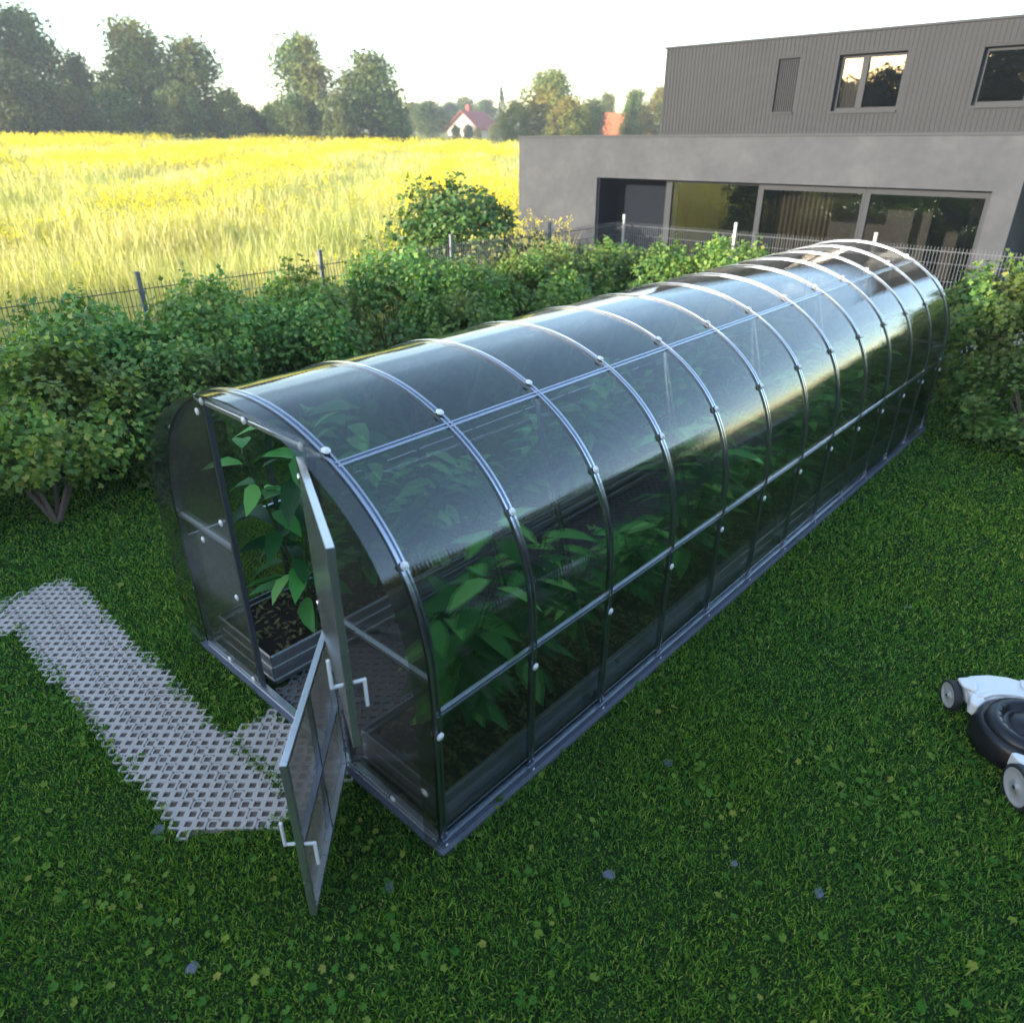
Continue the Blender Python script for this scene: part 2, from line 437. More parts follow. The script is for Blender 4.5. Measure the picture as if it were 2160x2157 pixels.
def lawn_pts(n, x0, x1, y0, y1, dens):
    x = RNG.uniform(x0, x1, n); y = RNG.uniform(y0, y1, n)
    k = ~in_house(x, y) & in_view(x, y, 0, 1.12, 1.14)
    e = -.012 + .045 * vnoise(x, y, 7) + .03 * vnoise(x, y, 23, 2.)
    inp = np.zeros(n, bool)
    for (a, b, c, d) in PATH: inp |= (x > a + .02 - e) & (x < c - .02 + e) & (y > b + .02 - e) & (y < d + (.05 if d > -.2 else -.02) + e)
    inp &= 1.16 * (x - .46) - (y + .51) < -e * .5
    # a few tufts creep over the paving
    inp &= ~(vnoise(x, y, 5, 4.) > .80)
    k &= ~inp
    x, y = x[k], y[k]
    k = RNG.uniform(0, 1, len(x)) < dens(near(x, y))
    return x[k], y[k]
def blades(x, y, hmin, hmax, w):
    n = len(x)
    zone = .75 + .45 * vnoise(x, y, 3.1, 1.) * .5 + .2 * vnoise(x, y, 11., 3.)
    h = RNG.uniform(hmin, hmax, n) * zone; a = RNG.uniform(0, 2 * PI, n); lean = RNG.uniform(.2, 1.3, n) * h
    b = RNG.uniform(0, 2 * PI, n); ww = w * RNG.uniform(.7, 1.3, n)
    sx, sy = np.cos(a) * ww / 2, np.sin(a) * ww / 2; lx, ly = np.cos(b) * lean, np.sin(b) * lean
    z0 = np.zeros(n)
    P = np.stack([
        np.stack([x - sx, y - sy, z0], -1), np.stack([x + sx, y + sy, z0], -1),
        np.stack([x + sx * .85 + lx * .35, y + sy * .85 + ly * .35, h * .6], -1), np.stack([x - sx * .85 + lx * .35, y - sy * .85 + ly * .35, h * .6], -1),
        np.stack([x + lx, y + ly, h], -1)], 1).reshape(-1, 3)
    i = np.arange(n)[:, None] * 5
    return P, [i + np.array([[0, 1, 2, 3]]), i + np.array([[3, 2, 4]])]
x, y = lawn_pts(2600000, -6.1, 6.5, -3.2, 12.5, lambda d: np.clip(1.0 * (3.3 / np.maximum(d, 1.2)) ** 1.5, .05, 1.) )
d = near(x, y)
P, Fs = blades(x, y, .016, .038, .0064 * np.clip(d / 3.6, .85, 2.2))
npmesh('grass', P, Fs, M['blades'])
tag(bpy.data.objects['grass'], 'short dense green lawn grass around the greenhouse', 'grass', kind='stuff')
# round lobed clover leaves in the lawn
x, y = lawn_pts(26000, -6, 6, -3.2, 10, lambda d: np.where(d < 5, .75, .3))
k = vnoise(x, y, 2.2, 5.) + RNG.normal(0, .35, len(x)) - .35 * (y + .2) * (y > -.2) * .3 > .05
x, y = x[k], y[k]; n = len(x)
ang = np.arange(20) / 20 * 2 * PI; rad = np.where(np.arange(20) % 4 == 0, .80, np.where(np.arange(20) % 4 == 2, 1.06, 1.0)); rad[0] = .30
r = RNG.uniform(.009, .021, n); rot = RNG.uniform(0, 2 * PI, n); tx, ty = RNG.normal(0, .3, n), RNG.normal(0, .3, n)
h = RNG.uniform(.022, .042, n)
ca, sa = np.cos(ang[None] + rot[:, None]) * rad * r[:, None], np.sin(ang[None] + rot[:, None]) * rad * r[:, None]
rim = np.stack([x[:, None] + ca, y[:, None] + sa, h[:, None] + ca * tx[:, None] + sa * ty[:, None]], -1)
cen = np.stack([x, y, h - .25 * r], -1)[:, None]
P = np.concatenate([cen, rim], 1).reshape(-1, 3); i = np.arange(n)[:, None] * 21
Fs = [np.concatenate([i + np.array([[0, 1 + q, 1 + (q + 1) % 20]]) for q in range(20)])]
npmesh('clover_leaves', P, Fs, M['clover'])
tag(bpy.data.objects['clover_leaves'], 'round lobed clover leaves scattered through the lawn', 'clover', kind='stuff')

# flat grey stones half hidden in the turf
STONES = [(1.743, 1.219, 'flat grey stone in the turf midway along the greenhouse right wall', .055), (1.906, .427, 'flat blue grey stone in the turf in front of the greenhouse corner, the wider one', .06),
          (2.687, 1.01, 'grey stone chip in the turf between mower and picture bottom', .045), (1.173, -.325, 'grey stone in the turf beside the foot of the open lower door', .05),
          (.849, -1.129, 'grey stone nearest the bottom left of the lawn', .055), (2.322, .883, 'narrow grey stone chip in the turf, between two others', .035),
          (2.262, 3.77, 'small grey stone farthest back on the lawn, near the greenhouse wall', .045), (.049, -.922, 'grey paver fragment just off the corner of the paved path', .07)]
for (sx, sy, lb, r) in STONES:
    m = MB(); nn = 9
    r *= .62; pl = [(r * (.7 + .5 * random.random()) * math.cos(2 * PI * q / nn), r * .8 * (.7 + .5 * random.random()) * math.sin(2 * PI * q / nn)) for q in range(nn)]
    m.prism(pl, -.03, .009)
    o = m.build('stone', M['curb_stone'], bevel=.004); o.location = (sx, sy, 0); o.rotation_euler = (random.uniform(-.1, .1), random.uniform(-.1, .1), random.random() * 3)
    tag(o, lb, 'stone', 'flat stones in the lawn')

# --------------------------------------------------------------- greenhouse
GL = 7.879; SP = GL / 12
def catmull(pts, m):
    out = []; P = [pts[0]] + list(pts) + [pts[-1]]
    for i in range(1, len(P) - 2):
        p0, p1, p2, p3 = [np.array(q, float) for q in P[i - 1:i + 3]]
        for k in range(m):
            t = k / m
            out.append(.5 * (2 * p1 + (p2 - p0) * t + (2 * p0 - 5 * p1 + 4 * p2 - p3) * t * t + (3 * p1 - p0 - 3 * p2 + p3) * t ** 3))
    out.append(np.array(P[-1], float)); return np.array(out)
half = [(1.203, .03), (1.207, .4), (1.212, .75), (1.212, 1.0), (1.19, 1.24), (1.13, 1.44), (1.035, 1.61), (.915, 1.745), (.76, 1.862), (.585, 1.953), (.39, 2.025), (.195, 2.066), (0, 2.08)]
hp = catmull(half, 5)
PROF = np.concatenate([hp, (hp[:-1] * [-1, 1])[::-1]])
def prof_frames(off=0.):
    """points of the arch line moved outward by off, with outward normals"""
    T = np.gradient(PROF, axis=0); T /= np.linalg.norm(T, axis=1)[:, None]
    N = np.stack([T[:, 1], -T[:, 0]], -1)
    if N[0, 0] < 0: N = -N
    return PROF + N * off, N
def prof_at(z, side=1, off=0.):
    Q, N = prof_frames(off)
    h = len(hp)
    i = int(np.argmin(np.abs(Q[:h, 1] - z)))
    return (side * Q[i, 0], Q[i, 1], side * N[i, 0], N[i, 1])

gh = thing('greenhouse', 'long arched greenhouse of smoked sheets on a galvanised steel frame, its door open', 'greenhouse')
AP = [(-.019, 0), (-.009, 0), (-.006, -.010), (.006, -.010), (.009, 0), (.019, 0), (.019, -.024), (-.019, -.024)]
pts2, nrm = prof_frames(.004)
mb = MB()
mb.sweep([(p[0], 0, p[1]) for p in pts2], [(Vector((0, 1, 0)), Vector((n[0], 0, n[1]))) for n in nrm], AP)
arch_me = None
bolt_me = None
BOLTS = [(.596, 1.962), (1.047, 1.57), (1.205, .76), (1.2, .05)]
def bolt_mesh():
    m = MB(); m.lathe([(0, .010), (.008, .0098), (.0095, .0085), (.0095, .0072), (.0185, .006), (.0205, .004), (.0205, 0)], n=16)
    return m
b0 = bolt_mesh().build('bolt', M['white_plastic'])
bolt_me = b0.data; bpy.data.objects.remove(b0)
def bolt(parent, loc, nrmv):
    o = bpy.data.objects.new('bolt', bolt_me); COL.objects.link(o); o.parent = parent
    o.location = loc; o.rotation_euler = Vector(nrmv).to_track_quat('Z', 'Y').to_euler()
    return o
a0 = None
for i in range(13):
    if i == 0:
        a0 = mb.build('arch', M['steel'], gh); arch_me = a0.data; a = a0
    else:
        a = bpy.data.objects.new('arch', arch_me); COL.objects.link(a); a.parent = gh; a.location = (0, i * SP, 0)
    for (bx, bz) in BOLTS:
        d_ = np.hypot(PROF[:len(hp), 0] - bx, PROF[:len(hp), 1] - bz); k = int(np.argmin(d_))
        q = PROF[k] + nrm[k] * .012
        bolt(a, (q[0], 0, q[1]), (nrm[k][0], 0, nrm[k][1]))
    if i == 0:
        for bz in (1.67, .491, .05):
            X_, Z_, n0, n1 = prof_at(bz, -1, .012); bolt(a, (X_, 0, Z_), (n0, 0, n1))
# cover: four sheets, each over three bays, the first and last overhanging the ends
so, sn = prof_frames(-.007)
for k in range(4):
    y0 = k * 3 * SP - (.115 if k == 0 else .02); y1 = (k + 1) * 3 * SP + (.115 if k == 3 else .02)
    e = .0015 * (k % 2)
    yy = np.linspace(y0, y1, 9)
    vs = [(p[0] + n[0] * e, y, p[1] + n[1] * e) for y in yy for p, n in zip(so, sn)]
    m = len(so); fs = [(j * m + q, j * m + q + 1, (j + 1) * m + q + 1, (j + 1) * m + q) for j in range(8) for q in range(m - 1)]
    mb = MB(); mb.add(vs, fs, True); mb.build('cover_sheet', M['sheet'], gh, fix=False)
# purlins (two lines on each side) and base rails
PP = [(-.016, 0), (-.007, 0), (-.005, -.008), (.005, -.008), (.007, 0), (.016, 0), (.016, -.022), (-.016, -.022)]
for side in (1, -1):
    for z in (1.925, .86):
        X_, Z_, n0, n1 = prof_at(z, side, .001)
        N = Vector((n0, 0, n1)); T = N.cross(Vector((0, 1, 0)))
        mb = MB(); mb.sweep([(X_, -.0, Z_), (X_, GL, Z_)], [(T, N)] * 2, PP); mb.build('purlin', M['steel'], gh)
    mb = MB(); mb.box(side * 1.178, side * 1.224, -.02, GL + .02, .022, .040); mb.box(side * 1.2165, side * 1.2235, -.02, GL + .02, .0405, .064)
    mb.build('base_rail', M['steel_bright'] if side < 0 else M['steel'], gh)
# struts from purlin to foot on every second arch
for i in (2, 4, 6, 8, 10):
    y = i * SP + .022
    mb = MB(); mb.bar((.615, y, 1.90), (1.155, y, .05), .022, .022, (0, 1, 0)); mb.build('strut', M['steel'], gh)
# end walls
def end_wall(y, s, door=True):
    """s = outward y direction"""
    lt = []
    mb = MB(); mb.bar((-.585, y, 1.945), (.585, y, 1.945), .030, .036); mb.bar((-.575, y + s * .017, 1.945), (.575, y + s * .017, 1.945), .006, .012); lintel = mb.build('lintel', M['steel_bright'], gh)
    posts = []
    for x in (-.50, .46):
        mb = MB(); mb.bar((x, y + .001, .03), (x, y + .001, 1.926), .028, .030, (0, 1, 0)); posts.append(mb.build('door_post', M['post_steel'] if x < 0 else M['steel'], gh))
    for side, xp in ((-1, -.516), (1, .476)):
        xw = prof_at(1.04, side, -.026)[0]
        mb = MB(); mb.bar((xw, y, 1.04), (xp, y, 1.04), .024, .030); mb.bar((xw, y + s * .014, 1.04), (xp, y + s * .014, 1.04), .005, .011); mb.build('cross_rail', M['steel_bright'], gh)
    mb = MB(); mb.box(-1.178, 1.178, y - .026, y + .026, .022, .034); mb.box(-1.178, 1.178, y + s * .020 - .003, y + s * .020 + .003, .0345, .06); mb.build('sill_rail', M['steel_bright'], gh)
    # end panels
    Q, N = prof_frames(-.004); h = len(hp); yp = y + s * .019
    for side in (1, -1):
        xi = .452 if side > 0 else -.492
        poly = [(side * q[0], q[1]) for q in Q[:h] if abs(q[0]) > abs(xi) and q[1] > .06 and q[1] < 1.99]
        top = poly[-1][1]
        poly = [(xi, .06), (poly[0][0], .06)] + poly + [(xi, top)]
        mb = MB(); mb.add([(a, yp, b) for a, b in poly], [tuple(range(len(poly)))]); mb.build('end_panel', M['panel'], gh)
    poly = [(q[0], q[1]) for q in Q if q[1] > 1.99]
    poly = [(a, b) for a, b in poly] + [(-.50, 1.966), (.50, 1.966)]
    mb = MB(); mb.add([(a, yp, b) for a, b in poly], [tuple(range(len(poly)))]); mb.build('gable_panel', M['panel'], gh)
    if door:
        for (bx, bz) in ((-.485, 1.947), (-.06, 1.947), (.43, 1.95)): bolt(lintel, (bx, y + s * .021, bz), (0, s, 0))
        for bz in (1.875, 1.208, .70): bolt(gh, (-.56, y + s * .021, bz), (0, s, 0))
        bolt(gh, (-.863, y + s * .021, .985), (0, s, 0))
        for (bx, bz) in ((-.86, .075), (-.56, .075), (.84, .075), (1.12, .33)): bolt(gh, (bx, y + s * .025, bz), (0, s, 0))
end_wall(0., -1)
end_wall(GL, 1, False)
# rear door leaf: closed panel
mb = MB(); mb.add([(-.484, GL + .022, .06), (.444, GL + .022, .06), (.444, GL + .022, 1.93), (-.484, GL + .022, 1.93)], [(0, 1, 2, 3)]); mb.build('end_panel', M['panel'], gh)
# short apex and eave brackets
# foundation strip
mb = MB(); mb.box(-1.25, 1.25, -.050, -.001 + 0, -.02, .0215); mb.box(1.17, 1.25, .001, GL + .05, -.02, .0215); mb.box(-1.25, -1.17, .001, GL + .05, -.02, .0215)
mb.build('foundation', M['curb_stone'], gh)

def door_leaf(hx, hy, ang, w, z0, z1, hz):
    """hinged at local x = 0, opens along +x; frame, pane, two glazing bars, handle"""
    e = bpy.data.objects.new('door', None); COL.objects.link(e); e.parent = gh
    e.empty_display_size = .1; e.location = (hx, hy, 0); e.rotation_euler = (0, 0, ang)
    H = z1 - z0; t = .030; wd_ = .026
    mb = MB()
    mb.box(0, wd_, -t / 2, t / 2, z0, z1); mb.box(w - wd_, w, -t / 2, t / 2, z0, z1)
    mb.box(wd_, w - wd_, -t / 2, t / 2, z0, z0 + wd_); mb.box(wd_, w - wd_, -t / 2, t / 2, z1 - wd_, z1)
    mb.build('door_frame', M['steel_bright'], e, bevel=.002)
    zm = z0 + H * .47
    mb = MB(); mb.box(w / 2 - .009, w / 2 + .009, -.011, .012, z0 + wd_, zm - .009); mb.box(w / 2 - .009, w / 2 + .009, -.011, .012, zm + .009, z1 - wd_)
    mb.box(wd_, w - wd_, -.0135, .0135, zm - .009, zm + .009); mb.build('glazing_bar', M['steel'], e)
    mb = MB(); mb.add([(.004, -.0158, z0 + .004), (w - .004, -.0158, z0 + .004), (w - .004, -.0158, z1 - .004), (.004, -.0158, z1 - .004)], [(0, 1, 2, 3)])
    mb.build('pane', M['door_pane'], e)
    mb = MB()
    for sgn in (-1, 1):
        mb.bar((w - .013, sgn * .017, hz), (w - .013, sgn * .062, hz), .012, .012)
        mb.bar((w - .013, sgn * .062, hz + (.006 if sgn > 0 else -.006)), (w - .013, sgn * .062, hz + (-.13 if sgn > 0 else .13)), .014, .014)
    mb.build('handle', M['white_plastic'], e, bevel=.003)
    for zz in (z0 + .12, z1 - .12):
        mb = MB(); mb.lathe([(0, -.035), (.009, -.035), (.009, .035), (0, .035)], Matrix.Translation((-.006, -.012, zz)), 10); mb.build('hinge', M['steel'], e)
    return e
d1 = door_leaf(.428, -.036, math.radians(-45.), .885, .04, .965, .50); d1['label'] = 'lower door leaf swung out over the grass'
d2 = door_leaf(.428, -.036, math.radians(-26.), .865, .985, 1.905, 1.30); d2['label'] = 'upper door leaf seen almost edge-on'

# ------------------------------------------------ raised beds inside, floor
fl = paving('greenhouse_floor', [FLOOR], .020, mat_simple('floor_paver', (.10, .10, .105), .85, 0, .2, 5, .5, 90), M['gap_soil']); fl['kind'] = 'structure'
def raised_bed(side, label):
    x0, x1 = (.47, 1.14) if side > 0 else (-1.14, -.47)
    y0, y1 = .07, GL - .08
    t = thing('raised_bed', label, 'raised bed', (0, 0, 0), 0, 'raised beds in the greenhouse')
    def corr(a, b, out, name):
        a = Vector(a); b = Vector(b); d = (b - a).normalized(); o_ = Vector(out)
        prof = []
        for k in range(25):
            z = .012 + .235 * k / 24
            prof.append((.006 * (math.sin(k / 24 * 2 * PI * 2.5) > .2), z))
        mb = MB(); n = len(prof); vs = []
        for p in (a, b):
            for (q, z) in prof: vs.append(p + o_ * (q) + Vector((0, 0, z)))
        for p in (a, b):
            for (q, z) in prof: vs.append(p + o_ * (q - .004) + Vector((0, 0, z)))
        fs = [(k, n + k, n + k + 1, k + 1) for k in range(n - 1)] + [(2 * n + k, 2 * n + k + 1, 3 * n + k + 1, 3 * n + k) for k in range(n - 1)]
        fs.append((n - 1, 2 * n - 1, 4 * n - 1, 3 * n - 1))
        mb.add(vs, fs); return mb.build(name, M['bed_steel'], t)
    corr((x0, y0, 0), (x0, y1, 0), (-1, 0, 0), 'side_board'); corr((x1, y1, 0), (x1, y0, 0), (1, 0, 0), 'side_board')
    corr((x1, y0, 0), (x0, y0, 0), (0, -1, 0), 'end_board'); corr((x0, y1, 0), (x1, y1, 0), (0, 1, 0), 'end_board')
    mb = MB(); nx_, ny_ = 8, 60
    vs = [(x0 + .004 + (x1 - x0 - .008) * i / nx_, y0 + .004 + (y1 - y0 - .008) * j / ny_, .185 + .02 * mnoise.noise(Vector((i * .7, j * .6, side)))) for i in range(nx_ + 1) for j in range(ny_ + 1)]
    fs = [(i * (ny_ + 1) + j, (i + 1) * (ny_ + 1) + j, (i + 1) * (ny_ + 1) + j + 1, i * (ny_ + 1) + j + 1) for i in range(nx_) for j in range(ny_)]
    mb.add(vs, fs, True); mb.build('soil', M['soil'], t)
raised_bed(-1, 'long dark metal raised bed on the left of the greenhouse aisle, seen through the doorway')
raised_bed(1, 'long dark metal raised bed behind the near right side of the greenhouse')
n = 5200
x = RNG.uniform(.50, 1.11, n) * np.where(RNG.uniform(0, 1, n) < .5, -1, 1); y = RNG.uniform(.12, GL - .13, n)
def leaf_cards(P0, dirs, nrm_, L, W, fold=.25, bend=.25):
    """oval leaves with a folded mid rib, drooping to the tip: 12 verts each"""
    dirs = dirs / np.linalg.norm(dirs, axis=1)[:, None]
    s = np.cross(dirs, nrm_); s /= np.linalg.norm(s, axis=1)[:, None] + 1e-9; nn = np.cross(s, dirs)
    out = []
    for (u, v, b) in ((0, 0, 0), (.14, .27, fold), (.14, 0, 0), (.14, -.27, fold), (.40, .50, fold), (.40, 0, 0), (.40, -.50, fold), (.74, .36, fold), (.74, 0, 0), (.74, -.36, fold), (1, 0, 0)):
        out.append(P0 + dirs * (L * u)[:, None] + s * (W * v)[:, None] + nn * (W * abs(v) * b - L * bend * u * u)[:, None])
    V_ = np.stack(out, 1).reshape(-1, 3); i = np.arange(len(P0))[:, None] * 11
    T3 = ((0, 2, 1), (0, 3, 2), (7, 8, 10), (8, 9, 10)); Q4 = ((1, 2, 5, 4), (2, 3, 6, 5), (4, 5, 8, 7), (5, 6, 9, 8))
    return V_, [np.concatenate([i + np.array([q]) for q in T3]), np.concatenate([i + np.array([q]) for q in Q4])]
a = RNG.uniform(0, 2 * PI, n)
D_ = np.stack([np.cos(a), np.sin(a), RNG.normal(0, .25, n)], -1)
P0 = np.stack([x, y, RNG.uniform(.195, .235, n)], -1)
V_, F2 = leaf_cards(P0, D_, np.tile([[0, 0, 1.]], (n, 1)) + RNG.normal(0, .35, (n, 3)), RNG.uniform(.03, .07, n), RNG.uniform(.015, .03, n))
npmesh('fallen_leaves', V_, F2, M['mulch']); tag(bpy.data.objects['fallen_leaves'], 'brown and olive fallen leaves covering the soil of both beds', 'leaves', kind='stuff')

def veg_plant(seed, H):
    r = np.random.default_rng(seed); rr = random.Random(seed)
    t = thing('vegetable_plant', 'x', 'plant', group='leafy plants in the greenhouse beds')
    mb = MB(); P = []; Dn = []; L = []
    for sx in range(2 if seed != 2 else 3):
        a = rr.random() * 2 * PI; lean = .10 + .12 * rr.random()
        pts = [(lean * math.cos(a) * (k / 6) ** 1.3, lean * math.sin(a) * (k / 6) ** 1.3, H * (1 - .15 * sx) * k / 6) for k in range(7)]
        mb.tube(pts, [.012 - .0014 * k for k in range(7)], 6)
        for k in range(26):
            f = .12 + .88 * k / 25
            q = pts[min(6, int(f * 6))]; b = k * 2.4 + rr.random()
            P.append((q[0], q[1], f * H * (1 - .15 * sx))); Dn.append((math.cos(b), math.sin(b), .5 - .7 * rr.random())); L.append(.17 + .15 * rr.random())
    P = np.array(P); Dn = np.array(Dn); L = np.array(L)
    st = P + Dn * .05
    for p, q in zip(P, st): mb.tube([p, q], .004, 4, False)
    mb.build('stem', M['stem'], t)
    L = np.minimum(L, np.clip((.40 - np.hypot(st[:, 0], st[:, 1]) * .8) / np.maximum(np.hypot(Dn[:, 0], Dn[:, 1]), .3), .07, 1) if seed else L)
    V_, F_l = leaf_cards(st, Dn, np.tile([[0, 0, 1.]], (len(P), 1)) + r.normal(0, .2, P.shape), L * .98, L * .42, .3, .42)
    npmesh('foliage', V_, F_l, M['plant_leaf'], t, smooth=True)
    return t
vp = [veg_plant(1, 1.1), veg_plant(2, .85), veg_plant(3, 1.25)]
ORD = ['first', 'second', 'third', 'fourth', 'fifth', 'sixth', 'seventh', 'eighth', 'ninth', 'tenth', 'eleventh', 'twelfth']
first = [True] * 3
for side, wh in ((-1, 'left'), (1, 'right')):
    for i in range(12):
        k = (i * 2 + (side > 0)) % 3 if not (side < 0 and i == 0) else 2
        o = vp[k] if first[k] else copy_tree(vp[k]); first[k] = False
        o.location = (side * (.76 + .05 * math.sin(i * 2.1)), .42 + i * .625 + (.12 if i == 0 else 0), .18); o.rotation_euler = (0, 0, i * 1.9 + side)
        s = .9 + .22 * math.sin(i * 1.7 + side)
        if side < 0 and i == 0: s = 1.15
        o.scale = (s, s, s * (.95 + .1 * math.cos(i)))
        kind = ('tall', 'bushy short', 'tallest kind of')[k]
        o['label'] = '%s broad leaved green plant, %s from the doorway in the %s hand bed' % (kind, ORD[i], wh)
        o['category'] = 'plant'

# ------------------------------------------------------------------- fences
FX, FY = -5.97, 11.61
def wire_panel(L):
    mb = MB(); t = .003
    for k in range(int(L / .05)):
        x = .025 + k * .05
        mb.box(x - t, x + t, -t, t, .06, 1.66)
    for z in (.12, .38, .64, .9, 1.16, 1.42, 1.60):
        mb.box(0, L, t + .0004, t + .0062, z - .003, z + .003)
    for z in (.12, 1.57):
        mb.box(0, L, t + .012, t + .018, z + .02, z + .026)
    return mb
def fence_post():
    mb = MB(); mb.box(-.024, .024, -.02, .02, 0, 1.78); mb.box(-.027, .027, -.023, .023, 1.7805, 1.80); mb.box(-.036, .036, -.032, .0, 1.545, 1.585)
    return mb
M['fence_wire'] = mat_metal('fence_wire', (.095, .10, .11), .6, .3)
M['fence_post'] = mat_simple('fence_post_paint', (.16, .165, .18), .45, .3, .1)
M['fence_post_sunlit'] = mat_simple('fence_post_sunlit', (.36, .345, .31), .5, 0, .1)  # cream of sunlight on the back posts put into their colour
def fence(name_lab, org, rz, posts, panels, pm, group=None):
    t = thing('wire_fence', name_lab, 'fence', org, rz, 'wire mesh fences')
    pme = wme = None
    for x in posts:
        if pme is None: o = fence_post().build('post', pm, t); pme = o.data
        else: o = bpy.data.objects.new('post', pme); COL.objects.link(o); o.parent = t
        o.location = (x, 0, 0)
    for x in panels:
        if wme is None: o = wire_panel(2.44).build('wire_panel', M['fence_wire'], t, fix=False); wme = o.data
        else: o = bpy.data.objects.new('wire_panel', wme); COL.objects.link(o); o.parent = t
        o.location = (x + .03, 0, 0)
    return t
# left run: along +Y; local x = world y
posts = [1.90 + 2.49 * k for k in range(-3, 4)]
fence('dark post wire mesh fence between the left hedge and the yellow field', (FX, 0, 0), PI / 2, posts, posts[:-1] + [posts[-1]], M['fence_post'])
bp = [.0 + 2.46 * k for k in range(0, 7)]
fence('wire mesh fence with posts tinted pale for sunlight in front of the grey house', (FX + .11, FY, 0), 0, bp, bp[:-1], M['fence_post_sunlit'])

# ------------------------------------------------------------------- shrubs
def lobed_leaves(P0, dirs, nrm_, L):
    """three lobed leaf: 10 verts, fan of triangles"""
    dirs = dirs / np.linalg.norm(dirs, axis=1)[:, None]
    s = np.cross(dirs, nrm_); s /= np.linalg.norm(s, axis=1)[:, None] + 1e-9; nn = np.cross(s, dirs)
    rim = [(0, 0), (.22, .34), (.52, .52), (.55, .22), (1, 0), (.55, -.22), (.52, -.52), (.22, -.34)]
    out = [P0 + dirs * (L * .42)[:, None] - nn * (L * .07)[:, None]]
    for (u, v) in rim: out.append(P0 + dirs * (L * u)[:, None] + s * (L * v)[:, None] - nn * (L * .22 * u * u)[:, None])
    V_ = np.stack(out, 1).reshape(-1, 3); i = np.arange(len(P0))[:, None] * 9
    return V_, [np.concatenate([i + np.array([[0, 1 + q, 1 + (q + 1) % 8]]) for q in range(8)])]
def shrub(seed, R, H, nl=9500, skirt=.12, base=(0, 0)):
    r = np.random.default_rng(seed); rr = random.Random(seed)
    t = thing('shrub', 'x', 'shrub', group='shrubs of the hedge')
    # lumpy outline: clumps of leaves on a rough half egg
    nc = 70
    a = r.uniform(0, 2 * PI, nc); u = r.uniform(0, 1, nc) ** .8
    rad = R * (.62 + .38 * r.uniform(0, 1, nc)); z = skirt + (H - skirt) * u
    w = np.sqrt(np.clip(1 - (2 * np.clip((z - skirt) / (H - skirt), 0, 1) - .85) ** 2 * .78, .05, 1))
    C = np.stack([np.cos(a) * rad * w, np.sin(a) * rad * w, z], -1)
    cr = r.uniform(.17, .34, nc) * R
    k = r.integers(0, nc, nl)
    dv = r.normal(0, 1, (nl, 3)); dv /= np.linalg.norm(dv, axis=1)[:, None]
    P = C[k] + dv * (cr[k] * r.uniform(.55, 1.05, nl))[:, None] * [1, 1, .85]
    # sprigs standing out of the top
    ns = 26; kk = r.integers(0, nc, ns)
    extra = []
    for q in range(ns):
        b = C[kk[q]] + np.array([0, 0, cr[kk[q]] * .6]); dr = np.array([r.normal(0, .35), r.normal(0, .35), 1.]); m = 14
        for j in range(m): extra.append(b + dr * (.20 * R * j / m) + r.normal(0, .025, 3))
    P = np.concatenate([P, np.array(extra)]); n = len(P)
    P[:, 2] = np.maximum(P[:, 2], .05)
    out = P * [1, 1, .6] - np.array([0, 0, H * .25]); out /= np.linalg.norm(out, axis=1)[:, None]
    D_ = out * .5 + r.normal(0, .55, (n, 3)); D_[:, 2] -= .25
    N_ = out * .8 + np.array([0, 0, .75]) + r.normal(0, .38, (n, 3))
    V_, F_l = lobed_leaves(P, D_, N_, r.uniform(.045, .085, n))
    npmesh('foliage', V_, F_l, M['shrub_leaf'], t)
    mb = MB()
    bx, by = base
    for q in range(6):
        b = q * 1.05 + rr.random() * .6; l = R * (.55 + .3 * rr.random()); h = H * (.45 + .25 * rr.random())
        e = (l * .8 * math.cos(b + .2), l * .8 * math.sin(b + .2), h); f = .42
        m_ = (bx + (e[0] - bx) * f + .04 * math.cos(b), by + (e[1] - by) * f + .04 * math.sin(b), h * .38)
        mb.tube([(bx + .02 * math.cos(b), by + .02 * math.sin(b), 0), m_, e], [.026, .021, .011], 7)
        mb.tube([m_, (m_[0] + .2 * math.cos(b - .7), m_[1] + .2 * math.sin(b - .7), h * 1.05)], [.018, .008], 5)
    mb.build('stem', M['bark'], t)
    return t
SV = [shrub(11, 1.0, 1.55), shrub(12, 1.0, 1.55), shrub(13, 1.0, 1.55, 9000, .3), shrub(14, 1.0, 1.55, 9500, .48, (.52, -.20))]
